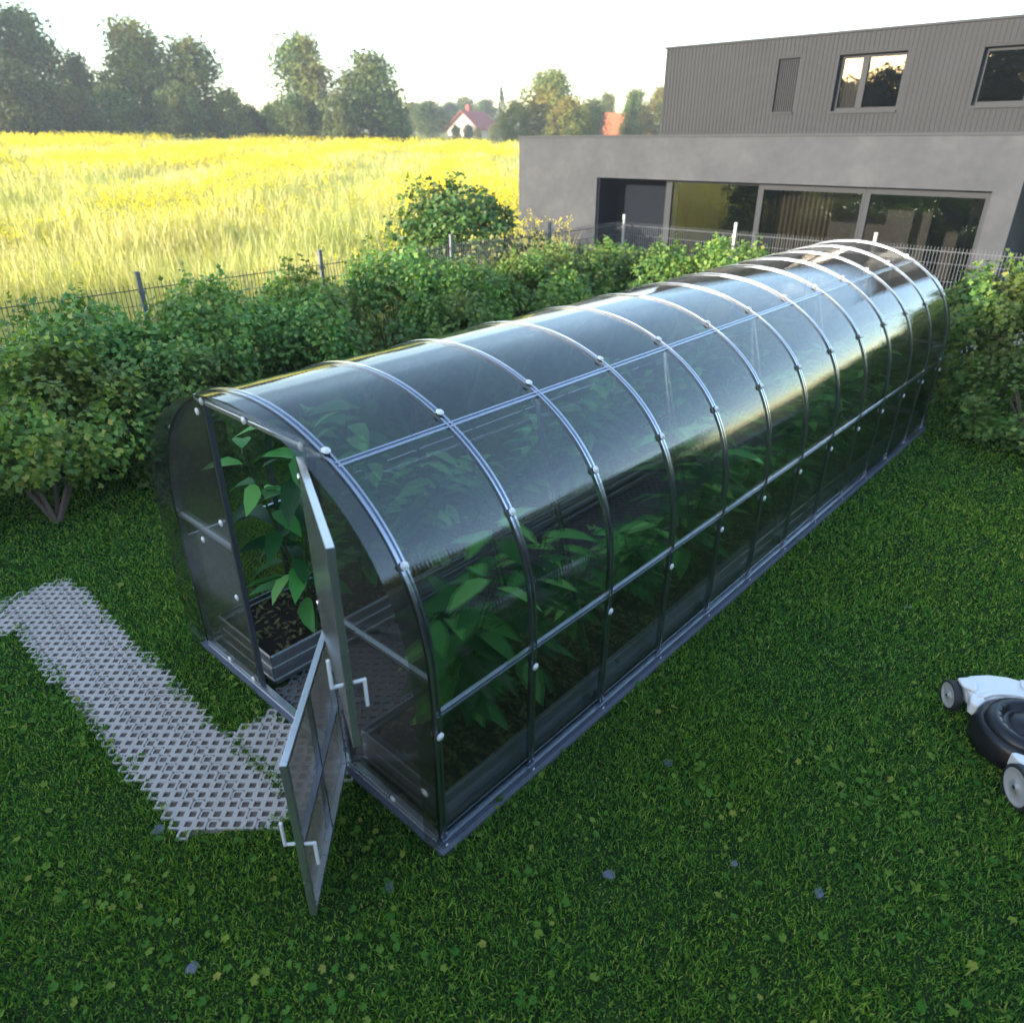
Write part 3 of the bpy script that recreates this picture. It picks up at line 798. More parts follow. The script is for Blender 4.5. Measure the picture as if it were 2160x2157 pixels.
SH = [  # x, y, radius, height, variant, leaf colour (sunlit back ones toned down against the sun), label
    (-4.48, .12, .92, 1.45, 3, (1.2, 1.1, .85), 'yellowish green shrub with bare forked stems, nearest on the left'),
    (-5.15, -1.55, 1.0, 1.45, 0, (1.0, .95, .9), 'shrub at the left picture edge behind the forked one'),
    (-5.05, .85, .88, 1.60, 1, (.85, .95, 1.0), 'dark green shrub just right of the nearest fence post'),
    (-4.5, 1.45, .85, 1.35, 0, (.9, .95, .95), 'low green shrub on the lawn side left of the greenhouse door'),
    (-5.0, 2.20, .85, 1.62, 2, (.95, 1.0, .95), 'mid green shrub between the first two fence posts'),
    (-4.4, 2.95, .8, 1.42, 1, (.9, 1, 1), 'low dark shrub behind the front arch of the greenhouse'),
    (-5.05, 3.50, .85, 1.58, 0, (1.05, 1, .9), 'green shrub below the second fence post'),
    (-4.95, 4.85, .92, 1.72, 1, (.85, .95, 1.0), 'tall dark shrub halfway along the left fence'),
    (-4.35, 5.3, .8, 1.5, 2, (.95, 1, .95), 'shrub on the lawn side of the tall dark one'),
    (-5.0, 6.15, .95, 1.5, 0, (1, 1, .95), 'shrub in front of the third fence post'),
    (-4.8, 7.45, .95, 1.5, 2, (1.05, 1.05, .9), 'rounded green shrub before the fourth fence post'),
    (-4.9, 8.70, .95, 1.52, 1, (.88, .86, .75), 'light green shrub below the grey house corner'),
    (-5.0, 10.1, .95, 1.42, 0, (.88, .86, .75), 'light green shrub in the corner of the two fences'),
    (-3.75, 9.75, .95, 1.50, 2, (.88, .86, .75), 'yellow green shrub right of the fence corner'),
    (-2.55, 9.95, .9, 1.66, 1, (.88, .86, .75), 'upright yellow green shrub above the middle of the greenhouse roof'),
    (-1.25, 10.0, .85, 1.25, 0, (1, 1, .9), 'low shrub hidden behind the far greenhouse end'),
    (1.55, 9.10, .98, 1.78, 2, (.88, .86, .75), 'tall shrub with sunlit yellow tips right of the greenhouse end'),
    (2.35, 8.15, .9, 1.15, 0, (.9, 1.05, .95), 'lower green shrub at the right picture edge on the lawn'),
    (2.75, 9.3, 1.0, 1.5, 1, (1.05, 1.05, .9), 'shrub at the right picture edge behind the lower one'),
]
used = [False] * 4
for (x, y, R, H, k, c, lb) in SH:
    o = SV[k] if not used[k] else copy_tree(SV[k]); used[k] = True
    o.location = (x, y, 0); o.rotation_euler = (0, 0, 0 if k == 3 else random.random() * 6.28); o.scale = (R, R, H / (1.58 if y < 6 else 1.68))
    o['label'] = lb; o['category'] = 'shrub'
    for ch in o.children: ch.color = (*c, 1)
o = copy_tree(SV[1]); o.location = (-7.25, 8.15, float(gz(-7.25, 8))); o.rotation_euler = (0, 0, 1.2); o.scale = (1.36, 1.36, 1.44)
for ch in o.children: ch.color = (.5, .58, .6, 1)  # leaf colour darkened to offset the sun falling on this bush
tag(o, 'large dark bush rising above the fence at the edge of the yellow field', 'shrub', 'shrubs of the hedge')
del o['group']

# -------------------------------------------------------------------- field
def field_pts(n, dmin, dmax, pw):
    """points in the wedge seen past the fence, thinning with distance"""
    az = RNG.uniform(math.radians(-84), math.radians(-38), n)
    d = (RNG.uniform(dmin ** pw, dmax ** pw, n)) ** (1 / pw)
    x = CAM.x + np.sin(az) * d; y = CAM.y + np.cos(az) * d
    k = (x < -6.35) & ~((x > -12.4) & (y > 14.0)) & (np.hypot(x + 7.25, y - 8.15) > 1.2)
    return x[k], y[k], d[k]
def stalks(x, y, d):
    n = len(x); z = gz(x, y)
    h = RNG.uniform(.65, 1.25, n) * (1 + .25 * vnoise(x, y, .5)); w = np.clip(.0035 * d / 8, .007, .06) * RNG.uniform(.7, 1.4, n)
    a = RNG.uniform(0, 2 * PI, n); b = RNG.uniform(0, 2 * PI, n); ln = RNG.uniform(.05, .35, n) * h
    sx, sy = np.cos(a) * w, np.sin(a) * w; lx, ly = np.cos(b) * ln, np.sin(b) * ln
    P = np.stack([np.stack([x - sx, y - sy, z], -1), np.stack([x + sx, y + sy, z], -1),
                  np.stack([x + sx * 1.3 + lx * .3, y + sy * 1.3 + ly * .3, z + h * .6], -1), np.stack([x - sx * 1.3 + lx * .3, y - sy * 1.3 + ly * .3, z + h * .6], -1),
                  np.stack([x + lx, y + ly, z + h], -1)], 1).reshape(-1, 3)
    i = np.arange(n)[:, None] * 5
    return P, [i + np.array([[0, 1, 2, 3]]), i + np.array([[3, 2, 4]])]
x, y, d = field_pts(150000, 8.5, 85, 1.15)
xe, ye = RNG.uniform(-30, -6.4, 16000), RNG.uniform(-16, 1, 16000)
x = np.concatenate([x, xe]); y = np.concatenate([y, ye]); d = np.concatenate([d, np.full(16000, 14.)])
P, Fs = stalks(x, y, d)
npmesh('field_grass', P, Fs, M['straw']); tag(bpy.data.objects['field_grass'], 'tall straw coloured meadow grass filling the field beyond the fence', 'meadow grass', kind='stuff')
x, y, d = field_pts(60000, 8.5, 85, 1.25)
far = np.clip((d - 8) / 60, 0, 1)
k = vnoise(x, y, .23, 1.5) + .5 * vnoise(x, y, .9, 3.) + .55 * far + RNG.normal(0, .3, len(x)) + .35 * (x > -18) * (y > 6) + .25 * (d < 14) > .60
x, y, d = x[k], y[k], d[k]; n = len(x); z = gz(x, y); h = RNG.uniform(.85, 1.45, n)
q = 7
PX = np.repeat(np.stack([x, y, z + h], -1), q, 0); N = len(PX); s = np.repeat(np.clip(.0085 * d / 8, .018, .11), q)
j = np.tile(np.arange(q), n)
off = RNG.normal(0, 1, (N, 3)) * np.stack([s * 2.0, s * 2.0, s * .6], -1); off[:, 2] -= j * s * .8
PX = PX + off
a = RNG.normal(0, 1, (N, 3)); a /= np.linalg.norm(a, axis=1)[:, None]; b = np.cross(a, RNG.normal(0, 1, (N, 3))); b /= np.linalg.norm(b, axis=1)[:, None]
P = np.stack([PX - a * s[:, None], PX + b * s[:, None] * .7, PX + a * s[:, None], PX - b * s[:, None] * .7], 1).reshape(-1, 3)
npmesh('goldenrod_flowers', P, [np.arange(N)[:, None] * 4 + np.array([[0, 1, 2, 3]])], M['flower'])
tag(bpy.data.objects['goldenrod_flowers'], 'bright yellow flower heads standing over the field grass', 'flowers', kind='stuff')

# -------------------------------------------------------------------- trees
def tree_mesh(seed, spread, nl, card, holes=.0, shape='round'):
    r = np.random.default_rng(seed)
    t = thing('tree', 'x', 'tree')
    # unit tree: height 1, crown radius ~ spread
    nc = 64
    u = r.uniform(0, 1, nc)
    if shape == 'cone':
        z = .10 + .88 * u; w = (1 - u) * spread + .01; a = r.uniform(0, 2 * PI, nc); rad = w * np.sqrt(r.uniform(.1, 1, nc)); cr = .03 + .05 * (1 - u)
    else:
        z = .10 + .80 * u ** .9; w = spread * np.sqrt(np.clip(1 - (2 * u - .78) ** 2 * .62, .08, 1)); a = r.uniform(0, 2 * PI, nc); rad = w * np.sqrt(r.uniform(.05, 1, nc)) * .86; cr = r.uniform(.09, .19, nc)
    C = np.stack([np.cos(a) * rad, np.sin(a) * rad, z], -1)
    k = r.integers(0, nc, nl); dv = r.normal(0, 1, (nl, 3)); dv /= np.linalg.norm(dv, axis=1)[:, None]
    P = C[k] + dv * (cr[k] * r.uniform(.35, 1.08, nl))[:, None]
    nrm_ = dv + r.normal(0, .6, (nl, 3)); nrm_ /= np.linalg.norm(nrm_, axis=1)[:, None]
    A = np.cross(nrm_, r.normal(0, 1, (nl, 3))); A /= np.linalg.norm(A, axis=1)[:, None]; B = np.cross(nrm_, A)
    s = (card * r.uniform(.6, 1.4, nl))[:, None]
    Q = np.stack([P - A * s, P - B * s * .6, P + A * s, P + B * s * .6], 1).reshape(-1, 3)
    npmesh('crown', Q, [np.arange(nl)[:, None] * 4 + np.array([[0, 1, 2, 3]])], M['tree_leaf'], t)
    mb = MB()
    mb.tube([(0, 0, 0), (.004, .003, .25), (-.004, .002, .55), (0, 0, .85)], [.022, .017, .010, .003], 7)
    for q in range(9):
        c = C[r.integers(0, nc)]; z0 = min(.22 + .06 * q, c[2] * .8)
        mb.tube([(0, 0, z0), tuple(np.array([c[0] * .5, c[1] * .5, (z0 + c[2]) / 2 + .01])), tuple(c)], [.009, .006, .002], 5)
    mb.build('trunk', M['bark'], t)
    return t
TV = [tree_mesh(21, .30, 11000, .016), tree_mesh(22, .38, 12000, .016), tree_mesh(23, .27, 9000, .016), tree_mesh(24, .20, 4000, .013, shape='cone'), tree_mesh(25, .46, 10000, .02)]
tu = [False] * 5
ORDN = ['first', 'second', 'third', 'fourth', 'fifth', 'sixth', 'seventh', 'eighth']
G0 = 'trees along the far edge of the field'
def put_tree(az, elev, dist, k, wide, col, label, group=G0, x=None, y=None, H=None, cat='tree'):
    o = TV[k] if not tu[k] else copy_tree(TV[k]); tu[k] = True
    if x is None:
        a = math.radians(az); x = CAM.x + math.sin(a) * dist; y = CAM.y + math.cos(a) * dist
    z = float(gz(x, y)) - .05
    if H is None: H = CAM.z + dist * math.tan(math.radians(elev)) - z
    o.location = (x, y, z); o.rotation_euler = (0, 0, random.random() * 6.28)
    o.scale = (H * wide, H * wide, H); o['label'] = label; o['category'] = cat
    if group: o['group'] = group
    elif 'group' in o: del o['group']
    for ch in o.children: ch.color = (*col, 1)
    return o
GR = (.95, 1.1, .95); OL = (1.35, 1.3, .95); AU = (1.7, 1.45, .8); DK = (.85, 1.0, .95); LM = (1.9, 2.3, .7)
for a in [
    (-75.6, 8.3, 78, 1, 1.05, DK, 'tall dark tree at the left picture edge'),
    (-72.2, 7.0, 80, 0, 1.0, GR, 'tall green tree second from the left picture edge'),
    (-73.6, 4.3, 72, 4, 1.1, (.5, .56, .62), 'broad low grey green tree at the left edge in front of the tall ones'),
    (-70.0, 5.0, 82, 2, .9, GR, 'thin airy tree with sky showing through, left of the sunlit pair'),
    (-70.9, 3.4, 76, 4, 1.1, DK, 'low dark spreading tree under the airy one'),
    (-66.4, 6.75, 80, 1, 1.05, OL, 'big olive tree with a sunlit top, left of its slightly lower neighbour'),
    (-63.4, 5.9, 78, 0, 1.05, (.9, .95, .7), 'tall tree on the right end of the large left clump'),
    (-68.3, 3.2, 74, 4, 1.0, DK, 'low dark tree in front of the big olive tree'),
    (-64.6, 3.4, 74, 4, 1.0, DK, 'low dark tree in front of the clump right end'),
    (-61.4, 3.2, 76, 4, .85, GR, 'low tree sloping down to the gap in the tree line'),
    (-60.2, 2.2, 78, 4, .9, (.6, .6, .5), 'brownish low bush in the gap of the tree line'),
    (-58.9, 2.35, 80, 4, .8, LM, 'bright lime green bush in the gap between the tall trees'),
    (-56.4, 6.35, 78, 0, 1.0, OL, 'tall tree with an orange tinted top, left of two standing together'),
    (-57.6, 2.9, 75, 4, .9, GR, 'low dark tree at the foot of the orange tinted tree, left side'),
    (-52.3, 5.45, 78, 2, 1.35, GR, 'tall dark green tree, right of two standing together'),
    (-54.6, 3.0, 75, 4, 1.0, DK, 'low dark tree between the feet of two tall trees'),
    (-50.9, 3.1, 77, 4, .85, DK, 'low dark tree on the right flank of the tall pair'),
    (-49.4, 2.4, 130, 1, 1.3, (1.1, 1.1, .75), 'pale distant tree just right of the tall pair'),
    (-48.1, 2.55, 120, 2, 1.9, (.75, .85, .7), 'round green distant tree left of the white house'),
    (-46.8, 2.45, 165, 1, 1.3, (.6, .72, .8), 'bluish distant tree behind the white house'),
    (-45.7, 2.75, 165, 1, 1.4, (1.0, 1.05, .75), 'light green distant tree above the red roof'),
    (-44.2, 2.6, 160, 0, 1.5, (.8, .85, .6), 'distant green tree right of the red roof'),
    (-43.2, 3.5, 140, 3, .7, (.5, .62, .62), 'slim dark conifer standing above the distant tree line'),
    (-39.9, 4.45, 88, 1, 1.15, AU, 'large rounded golden green tree left of the upper house wall'),
    (-42.2, 2.6, 86, 4, .9, AU, 'golden bush on the left foot of the large rounded tree'),
    (-38.6, 2.75, 80, 4, .95, (1.4, 1.15, .6), 'ochre leaved tree in front of the large rounded tree'),
    (-36.9, 2.7, 95, 2, 1.1, (.8, .9, .7), 'green tree right of the large rounded tree'),
    (-35.9, 3.05, 115, 2, .9, (1.45, 1.15, .85), 'pale brown poplar shaped tree above the orange roof'),
    (-33.9, 3.2, 100, 0, .9, (1.15, 1.15, .65), 'yellow green tree right of the orange roof'),
    (-32.4, 3.4, 95, 2, 1.0, (1.3, 1.05, .6), 'ochre tree touching the upper house wall'),
    (-37.6, 2.1, 84, 4, .9, DK, 'dark low bush above the flat roof'),
    (-34.0, 1.3, 84, 4, .7, (.7, .75, .5), 'green bush beside the orange roofed house'),
    (-45.55, 1.05, 122, 4, .9, (1.25, 1.2, .75), 'pale bush standing before the white house'),
    (-44.9, .85, 120, 4, .8, (1.2, 1.05, .7), 'low ochre bush covering the lower right of the white house'),
    (-46.4, 1.0, 120, 4, .9, (1.1, 1.15, .7), 'low light green bush beside the white house'),
    (-43.7, 1.1, 120, 4, .9, (1.2, 1.15, .65), 'low yellow green bush right of the white house'),
]: put_tree(*a)
# the tall trees behind the photographer that shade the lawn and show in the panes
for i, (x, y, H, k, w, lb) in enumerate([
    (-17.9, -23.5, 6.6, 2, 1.2, 'slim shade tree out of frame at the field end of the row'), (-15.2, -23, 7.1, 0, 1.15, 'small shade tree out of frame, next to the slim one'), (-12.6, -22.5, 7.6, 1, .95, 'small shade tree out of frame, between two others behind the lawn'), (-8.5, -22, 8.3, 0, 1.5, 'tall shade tree out of frame behind the lawn, second from the field'),
    (-4.5, -20, 8.4, 1, 1.3, 'shade tree out of frame behind the lawn, in the middle of the row'), (-.5, -21, 9.4, 4, .95, 'widest shade tree out of frame behind the lawn'),
    (3.5, -19, 8.8, 1, 1.3, 'shade tree out of frame behind the mower side of the lawn'), (8.5, -20, 9.5, 0, 1.4, 'tall shade tree out of frame farthest from the field'),
    (13.5, -14, 9.0, 1, 1.3, 'shade tree out of frame at the right garden corner'),
    (17, 9, 9, 1, 1.2, 'tree out of frame to the right of the lawn mower')]):
    put_tree(0, 0, 0, k, w, (.7, .8, .65), lb, 'shade trees behind the garden', x, y, H)

for i, w in enumerate(ORDN):  # unseen hedge, added to darken low reflections in the cover sheets
    put_tree(0, 0, 0, 4, 1.15, (.6, .75, .6), 'added hedge bush out of frame right of the lawn to darken reflections, %s from the house' % w, 'unseen hedge bushes added to darken the greenhouse reflections', 8.6 + .5 * math.sin(i * 2.), 11.0 - 2.6 * i, 3.9 + .7 * math.sin(i * 1.3))

# ------------------------------------------------------------ distant houses
def far_house(az, d, rz, L, W, hw, hr, label, zb=0., roof=M['roof_red']):
    a = math.radians(az); x = CAM.x + math.sin(a) * d; y = CAM.y + math.cos(a) * d
    t = thing('cottage', label, 'house', (x, y, float(gz(x, y)) + zb), rz)
    mb = MB(); mb.box(-L / 2, L / 2, -W / 2, W / 2, -1, hw); mb.add([(-L / 2, -W / 2, hw), (-L / 2, W / 2, hw), (-L / 2, 0, hr - .05), (L / 2, -W / 2, hw), (L / 2, W / 2, hw), (L / 2, 0, hr - .05)], [(0, 1, 2), (3, 5, 4)])
    mb.build('wall', M['wall_white'], t)
    mb = MB(); e = .6
    for s in (-1, 1):
        sl = (hr - hw) / (W / 2)
        mb.add([(-L / 2 - e, s * (W / 2 + e), hw - sl * e), (L / 2 + e, s * (W / 2 + e), hw - sl * e), (L / 2 + e, 0, hr), (-L / 2 - e, 0, hr),
                (-L / 2 - e, s * (W / 2 + e), hw - sl * e + .15), (L / 2 + e, s * (W / 2 + e), hw - sl * e + .15), (L / 2 + e, 0, hr + .16), (-L / 2 - e, 0, hr + .16)],
               [(0, 1, 2, 3), (4, 7, 6, 5), (0, 4, 5, 1), (0, 3, 7, 4), (1, 5, 6, 2)])
    rf = mb.build('roof', roof, t)
    mb = MB(); mb.box(L * .18, L * .18 + .6, -.3, .3, hr - .5, hr + 1.1); mb.build('chimney', roof, rf)
    for sx in (-.25, .25):
        mb = MB(); mb.box(L / 2 + .005, L / 2 + .03, sx * W - .4, sx * W + .4, .4, 1.4); mb.build('window', M['shade_dark'], t)
    return t
far_house(-45.2, 140, math.radians(-76), 6.6, 6.0, 1.3, 3.6, 'white walled house with a dark red gable roof behind the field')
far_house(-34.75, 110, math.radians(52), 6, 6, 1.9, 4.0, 'house with a bright orange tiled roof showing above the flat roof', 0, mat_simple('orange_tiles', (.62, .17, .06), .8, 0, .2, 3))

# -------------------------------------------------------------------- house
HY = 14.5; UY = 15.3
hs = thing('house', 'modern flat roofed grey house with a ribbed upper storey and wide sliding doors', 'house', (0, 0, 0))
LX0, LX1, LZ = -11.35, .40, 3.205
OX0, OX1, OZ = -8.72, -.03, 2.315        # wide opening
UX0, UX1, UZ = -7.50, 1.75, 5.0
mb = MB(); T = .32
mb.box(LX0, OX0, HY, HY + T, -.1, LZ); mb.box(OX1, LX1, HY, HY + T, -.1, LZ); mb.box(OX0, OX1, HY, HY + T, OZ, LZ)
mb.box(LX0, LX0 + T, HY + T, HY + 9, -.1, LZ); mb.box(LX1 - T, LX1, HY + T, HY + 2.6, -.1, LZ)
mb.build('ground_floor_wall', M['render_wall'], hs)
mb = MB(); mb.box(LX0 - .02, LX1 + .02, HY - .025, HY + .36, LZ, LZ + .045); mb.box(LX0 - .02, LX0 + .34, HY + .36, HY + 9, LZ, LZ + .045)
mb.build('coping', M['coping'], hs)
mb = MB(); mb.box(LX0 + T, UX1, HY + T, HY + 9, LZ - .18, LZ - .06); mb.build('flat_roof', M['coping'], hs)
# room behind the glass
mb = MB(); mb.box(OX0 - .3, OX1 + .3, HY + 5.0, HY + 5.1, 0, 2.9); mb.box(OX0 - .3, OX0 - .2, HY + .5, HY + 5, 0, 2.9); mb.box(OX1 + .2, OX1 + .3, HY + .5, HY + 5, 0, 2.9)
mb.box(-7.6, -7.1, HY + 3.5, HY + 3.8, 0, 2.9); mb.box(-2.3, -1.4, HY + 2.0, HY + 2.3, 0, 2.9)
mb.build('room_wall', M['inner_wall'], hs)
mb = MB(); mb.box(OX0 - .3, OX1 + .3, HY + T, HY + 5.1, -.1, .02); mb.box(OX0 - .3, OX1 + .3, HY + T, HY + 5.1, 2.75, 2.9); mb.build('room_floor', M['shade_dark'], hs)
# niche at the left of the opening, its shade put into the colour
mb = MB(); mb.box(OX0 + .002, -6.86, HY + .85, HY + .9, .02, OZ + .3); mb.box(OX0 + .002, OX0 + .06, HY + .05, HY + .85, .02, OZ + .3); mb.build('niche_panel', M['shade_dark'], hs)
# sliding doors: three leaves
FRM = .09; gy = HY + .17
dx = [-6.84, -4.47, -2.24, OX1 - .0]
for i in range(3):
    a, b = dx[i], dx[i + 1] - .004
    y0 = gy + (.06 if i == 0 else 0)
    wl = .16 if i == 0 else .10
    mb = MB()
    mb.box(a, a + wl, y0, y0 + .08, .02, OZ - .002); mb.box(b - (.10 if i == 2 else .05), b, y0, y0 + .08, .02, OZ - .002)
    mb.box(a + wl, b - (.10 if i == 2 else .05), y0, y0 + .08, OZ - (.06 if i == 0 else .13), OZ - .002); mb.box(a + wl, b - (.10 if i == 2 else .05), y0, y0 + .08, .02, .12)
    dr = mb.build('sliding_door', M['frame'], hs)
    mb = MB(); mb.add([(a + wl, y0 + .04, .12), (b - .05, y0 + .04, .12), (b - .05, y0 + .04, OZ - .06), (a + wl, y0 + .04, OZ - .06)], [(0, 1, 2, 3)]); mb.build('glass_pane', M['glass'], dr)
# curtain in the middle
mb = MB(); vs = []; nn = 80
for k in range(nn + 1):
    xk = -4.3 + 1.25 * k / nn; yk = HY + .75 + .05 * math.sin(k * .9)
    vs += [(xk, yk, .05), (xk, yk, 2.7)]
mb.add(vs, [(2 * k, 2 * k + 2, 2 * k + 3, 2 * k + 1) for k in range(nn)], True); mb.build('curtain', M['curtain'], hs)
# upper storey with openings
WN = [(-4.74, -4.27, 3.67, 4.645, 'slot'), (-3.48, -2.20, 3.655, 4.635, 'pair'), (-.92, .95, 3.69, 4.60, 'double')]
xsu = [UX0]
mb = MB(); prev = UX0
for (a, b, z0, z1, _) in WN:
    mb.box(prev, a, UY, UY + .3, LZ - .05, UZ); mb.box(a, b, UY, UY + .3, LZ - .05, z0); mb.box(a, b, UY, UY + .3, z1, UZ); prev = b
mb.box(prev, UX1, UY, UY + .3, LZ - .05, UZ); mb.box(UX0, UX0 + .3, UY + .3, UY + 8, LZ - .05, UZ); mb.box(UX1 - .3, UX1, UY + .3, UY + 8, LZ - .9, UZ)
# vertical ribs of the cladding, interrupted by the windows
x = UX0 + .02
while x < UX1 - .05:
    spans = [(LZ - .05, UZ - .002)]
    for (a, b, z0, z1, _) in WN:
        if a - .05 < x < b + .01: spans = [(LZ - .05, z0 - .06), (z1 + .03, UZ - .002)]
    for (z0, z1) in spans: mb.box(x, x + .050, UY - .010, UY - .0005, z0, z1)
    x += .088
mb.build('upper_wall', M['cladding'], hs)
mb = MB(); mb.box(UX0 - .03, UX1 + .03, UY - .04, UY + .34, UZ, UZ + .04); mb.box(UX0 - .03, UX0 + .34, UY + .34, UY + 8, UZ, UZ + .04); mb.box(UX0 + .3, UX1, UY + .3, UY + 8, UZ - .15, UZ - .05); mb.build('coping', M['coping'], hs)
mb = MB(); mb.box(UX0 + .5, UX1 - .5, UY + 3.5, UY + 3.6, LZ, UZ - .2); mb.build('room_wall', M['inner_wall'], hs)
for (a, b, z0, z1, ty) in WN:
    mb = MB(); y0 = UY + .12
    mb.box(a, b, UY - .035, UY + .12, z0 - .045, z0 - .001)
    sill = None
    if ty == 'slot':
        k = a + .015
        while k < b - .03:
            mb.box(k, k + .025, UY + .06, UY + .09, z0, z1); k += .045
        mb.box(a, b, UY + .10, UY + .11, z0, z1)
        mb.build('shutter', M['cladding'], hs)
        continue
    f = .06
    mb.box(a, a + f, y0, y0 + .07, z0, z1); mb.box(b - f, b, y0, y0 + .07, z0, z1); mb.box(a + f, b - f, y0, y0 + .07, z0, z0 + f); mb.box(a + f, b - f, y0, y0 + .07, z1 - f, z1)
    xm = a + (b - a) * (.34 if ty == 'pair' else .42)
    mb.box(xm, xm + .12, y0 - .01, y0 + .08, z0 + f, z1 - f)
    w = mb.build('window', M['frame'], hs)
    mb = MB(); mb.add([(a + f, y0 + .035, z0 + f), (b - f, y0 + .035, z0 + f), (b - f, y0 + .035, z1 - f), (a + f, y0 + .035, z1 - f)], [(0, 1, 2, 3)]); mb.build('glass_pane', M['glass'], w)
    if ty == 'pair':
        mb = MB(); vs = []
        for k in range(41):
            xk = a + .06 + (xm - a - .06) * k / 40; yk = y0 + .12 + .012 * math.sin(k * 1.2); vs += [(xk, yk, z0), (xk, yk, z1)]
        mb.add(vs, [(2 * k, 2 * k + 2, 2 * k + 3, 2 * k + 1) for k in range(40)], True); mb.build('blind', M['inner_wall'], w)
# recessed ground floor to the right, its shade put into the dark colour
mb = MB(); mb.box(LX1 + .01, UX1, HY + 2.6, HY + 2.8, -.1, LZ - .2); mb.box(LX1 + .01, UX1, UY - .001 + .3, HY + 2.8, LZ - .18, LZ - .055); mb.box(LX1 + .002, UX1, UY + .002, UY + .28, LZ - .3, LZ - .052)
mb.build('recessed_wall', M['shade_dark'], hs)
# terrace in front of the house
mb = MB(); mb.add([(-12, 11.75, .004), (8, 11.75, .004), (8, HY + .2, .004), (-12, HY + .2, .004)], [(0, 1, 2, 3)]); mb.build('terrace', M['paver'])['kind'] = 'structure'

# -------------------------------------------------------------------- mower
mx = Vector((.622, -.783, 0)); my = Vector((.783, .622, 0))
mo = thing('lawn_mower', 'white lawn mower with a round black motor cover and grey wheels, at the right edge', 'lawn mower', (2.775, 2.787, .0), math.atan2(mx.y, mx.x))
# local: +x towards the near rear wheel, +y away from the greenhouse
for (x, y, r) in ((0, 0, .092), (.74, 0, .120), (0, .50, .092), (.74, .50, .120)):
    w = bpy.data.objects.new('wheel', None); COL.objects.link(w); w.parent = mo; w.location = (x, y, r); w.empty_display_size = .05
    s = -1 if y < .2 else 1
    Mx = Matrix.Rotation(-PI / 2 * s, 4, 'X')  # axis along y, outward = -y for the near side
    Mx = Matrix.Rotation(PI / 2, 4, 'X') if s < 0 else Matrix.Rotation(-PI / 2, 4, 'X')
    mb = MB(); mb.lathe([(r * .84, -.035), (r * .95, -.035), (r, -.028), (r, .008), (r * .96, .014), (r * .84, .014)], Mx, 36); mb.build('tyre', M['rubber'], w)
    mb = MB(); mb.lathe([(0, .018), (r * .12, .018), (r * .12, .008), (r * .70, .009), (r * .76, .0135), (r * .84, .0135), (r * .84, -.035), (0, -.035)], Mx, 36); rm = mb.build('rim', M['rim'], w)
    mb = MB(); mb.lathe([(0, .022), (r * .09, .022), (r * .09, .0185), (0, .0185)], Mx, 12); mb.build('hub', M['rubber'], rm)
DC = Matrix.Translation((.37, .25, 0))
mb = MB(); mb.lathe([(.27, .05), (.285, .055), (.285, .10), (.265, .16), (.25, .185), (.235, .190)], DC, 56); mb.build('deck_skirt', M['mower_black'], mo)
mb = MB(); mb.lathe([(.236, .185), (.232, .205), (.21, .228), (.18, .236), (.155, .228), (.14, .205), (.125, .198), (.112, .212), (.09, .235), (.05, .242), (0, .243)], DC, 56); mb.build('motor_cover', M['mower_black'], mo)
# white bridges from wheel to wheel front and rear, with the arms
mb = MB()
mb.prism([(-.04, .05), (.09, .055), (.16, .02), (.20, .045), (.135, .13), (.10, .25), (.135, .37), (.20, .455), (.16, .48), (.09, .445), (-.04, .45), (-.085, .36), (-.10, .25), (-.085, .14)], .10, .185)
mb.prism([(-.03, .028), (.05, .028), (.09, .09), (.02, .12), (-.04, .10)], .1855, .21); mb.prism([(-.03, .472), (.05, .472), (.09, .41), (.02, .38), (-.04, .40)], .1855, .21)
mb.prism([(-.035, .06), (.035, .06), (.035, .024), (-.035, .024)], .05, .0995); mb.prism([(-.035, .44), (.035, .44), (.035, .476), (-.035, .476)], .05, .0995)
mb.build('front_bridge', M['mower_white'], mo, bevel=.012)
mb = MB(); ring = [math.radians(62 + 150 * k / 24) for k in range(25)]
vs = []
for a in ring:
    for (r, z) in ((.287, .07), (.335, .08), (.33, .165), (.305, .198), (.272, .2), (.268, .17)): vs.append((.37 + r * math.cos(a), .25 + r * math.sin(a), z))
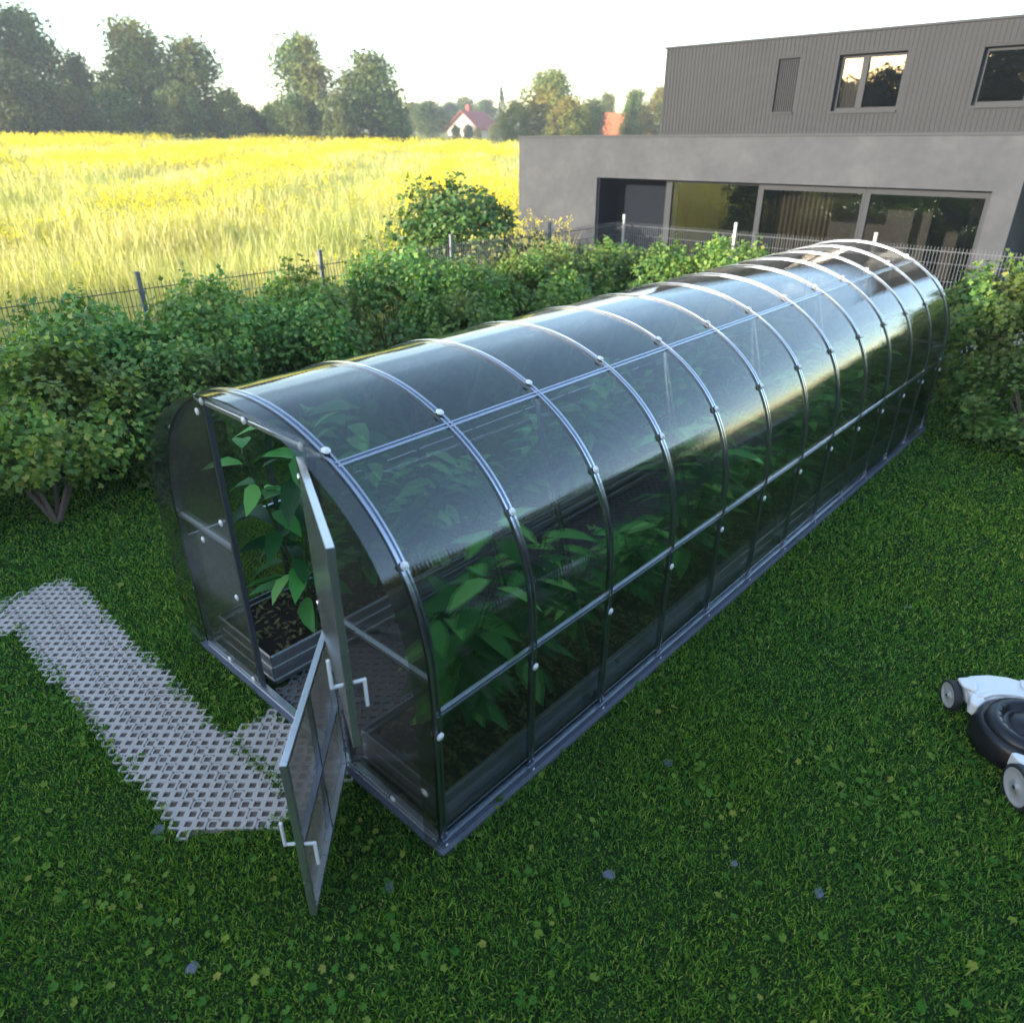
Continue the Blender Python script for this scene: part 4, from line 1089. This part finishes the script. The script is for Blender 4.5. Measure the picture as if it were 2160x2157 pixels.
fs = [(k * 6 + q, k * 6 + (q + 1) % 6, (k + 1) * 6 + (q + 1) % 6, (k + 1) * 6 + q) for k in range(24) for q in range(6)] + [tuple(range(6)), tuple(range(144, 150))]
mb.add(vs, fs); mb.build('deck_rim', M['mower_white'], mo, bevel=.006)
mb = MB()
mb.prism([(.57, .03), (.78, .06), (.82, .25), (.78, .44), (.57, .47), (.565, .44), (.625, .33), (.64, .25), (.625, .17), (.565, .06)], .11, .20)
mb.prism([(.66, .10), (.80, .12), (.80, .38), (.66, .40)], .2005, .25)
mb.build('rear_bridge', M['mower_white'], mo, bevel=.012)
mb = MB(); mb.lathe([(0, .30), (.03, .297), (.045, .28), (.048, .2435), (0, .2435)], DC @ Matrix.Translation((0, 0, 0)), 24)
mb.box(.35, .39, .25, .42, .2445, .265); mb.build('motor_cap', M['mower_white'], mo, bevel=.006)
mb = MB()
for k in range(20):
    a = 2 * PI * k / 20; mb.box(.112, .150, -.006, .006, .2005, .2235, DC @ Matrix.Rotation(a, 4, 'Z') @ Matrix.Translation((.045, 0, .010)))
mb.build('vent', M['rubber'], mo)
mb = MB(); mb.tube([(.41, .25, .27), (.60, .27, .30), (.80, .30, .22), (.95, .44, .42), (1.25, .455, .86)], .006, 6); mb.build('cable', M['rubber'], mo)
mb = MB()
for yy in (.04, .46): mb.tube([(.74, yy, .15), (.95, yy, .40), (1.25, yy, .85), (1.30, yy, .93)], .012, 8)
mb.tube([(1.30, .04, .93), (1.315, .25, .955), (1.30, .46, .93)], .014, 8); mb.build('handle', M['steel_bright'], mo)
mb = MB(); mb.box(.83, 1.15, .08, .42, .10, .34); mb.build('grass_box', M['mower_black'], mo, bevel=.04)

# -------------------------------------------------------------------- haze
mb = MB(); mb.box(-230, 60, -60, 230, -1.5, 26)
hz = NT('haze_air'); pv = hz.n('ShaderNodeVolumePrincipled'); pv.inputs['Color'].default_value = (.86, .90, 1, 1); pv.inputs['Density'].default_value = .0012; pv.inputs['Anisotropy'].default_value = .2
hz.l(pv.outputs[0], hz.out.inputs['Volume'])
mb.build('haze', hz.m)['kind'] = 'stuff'
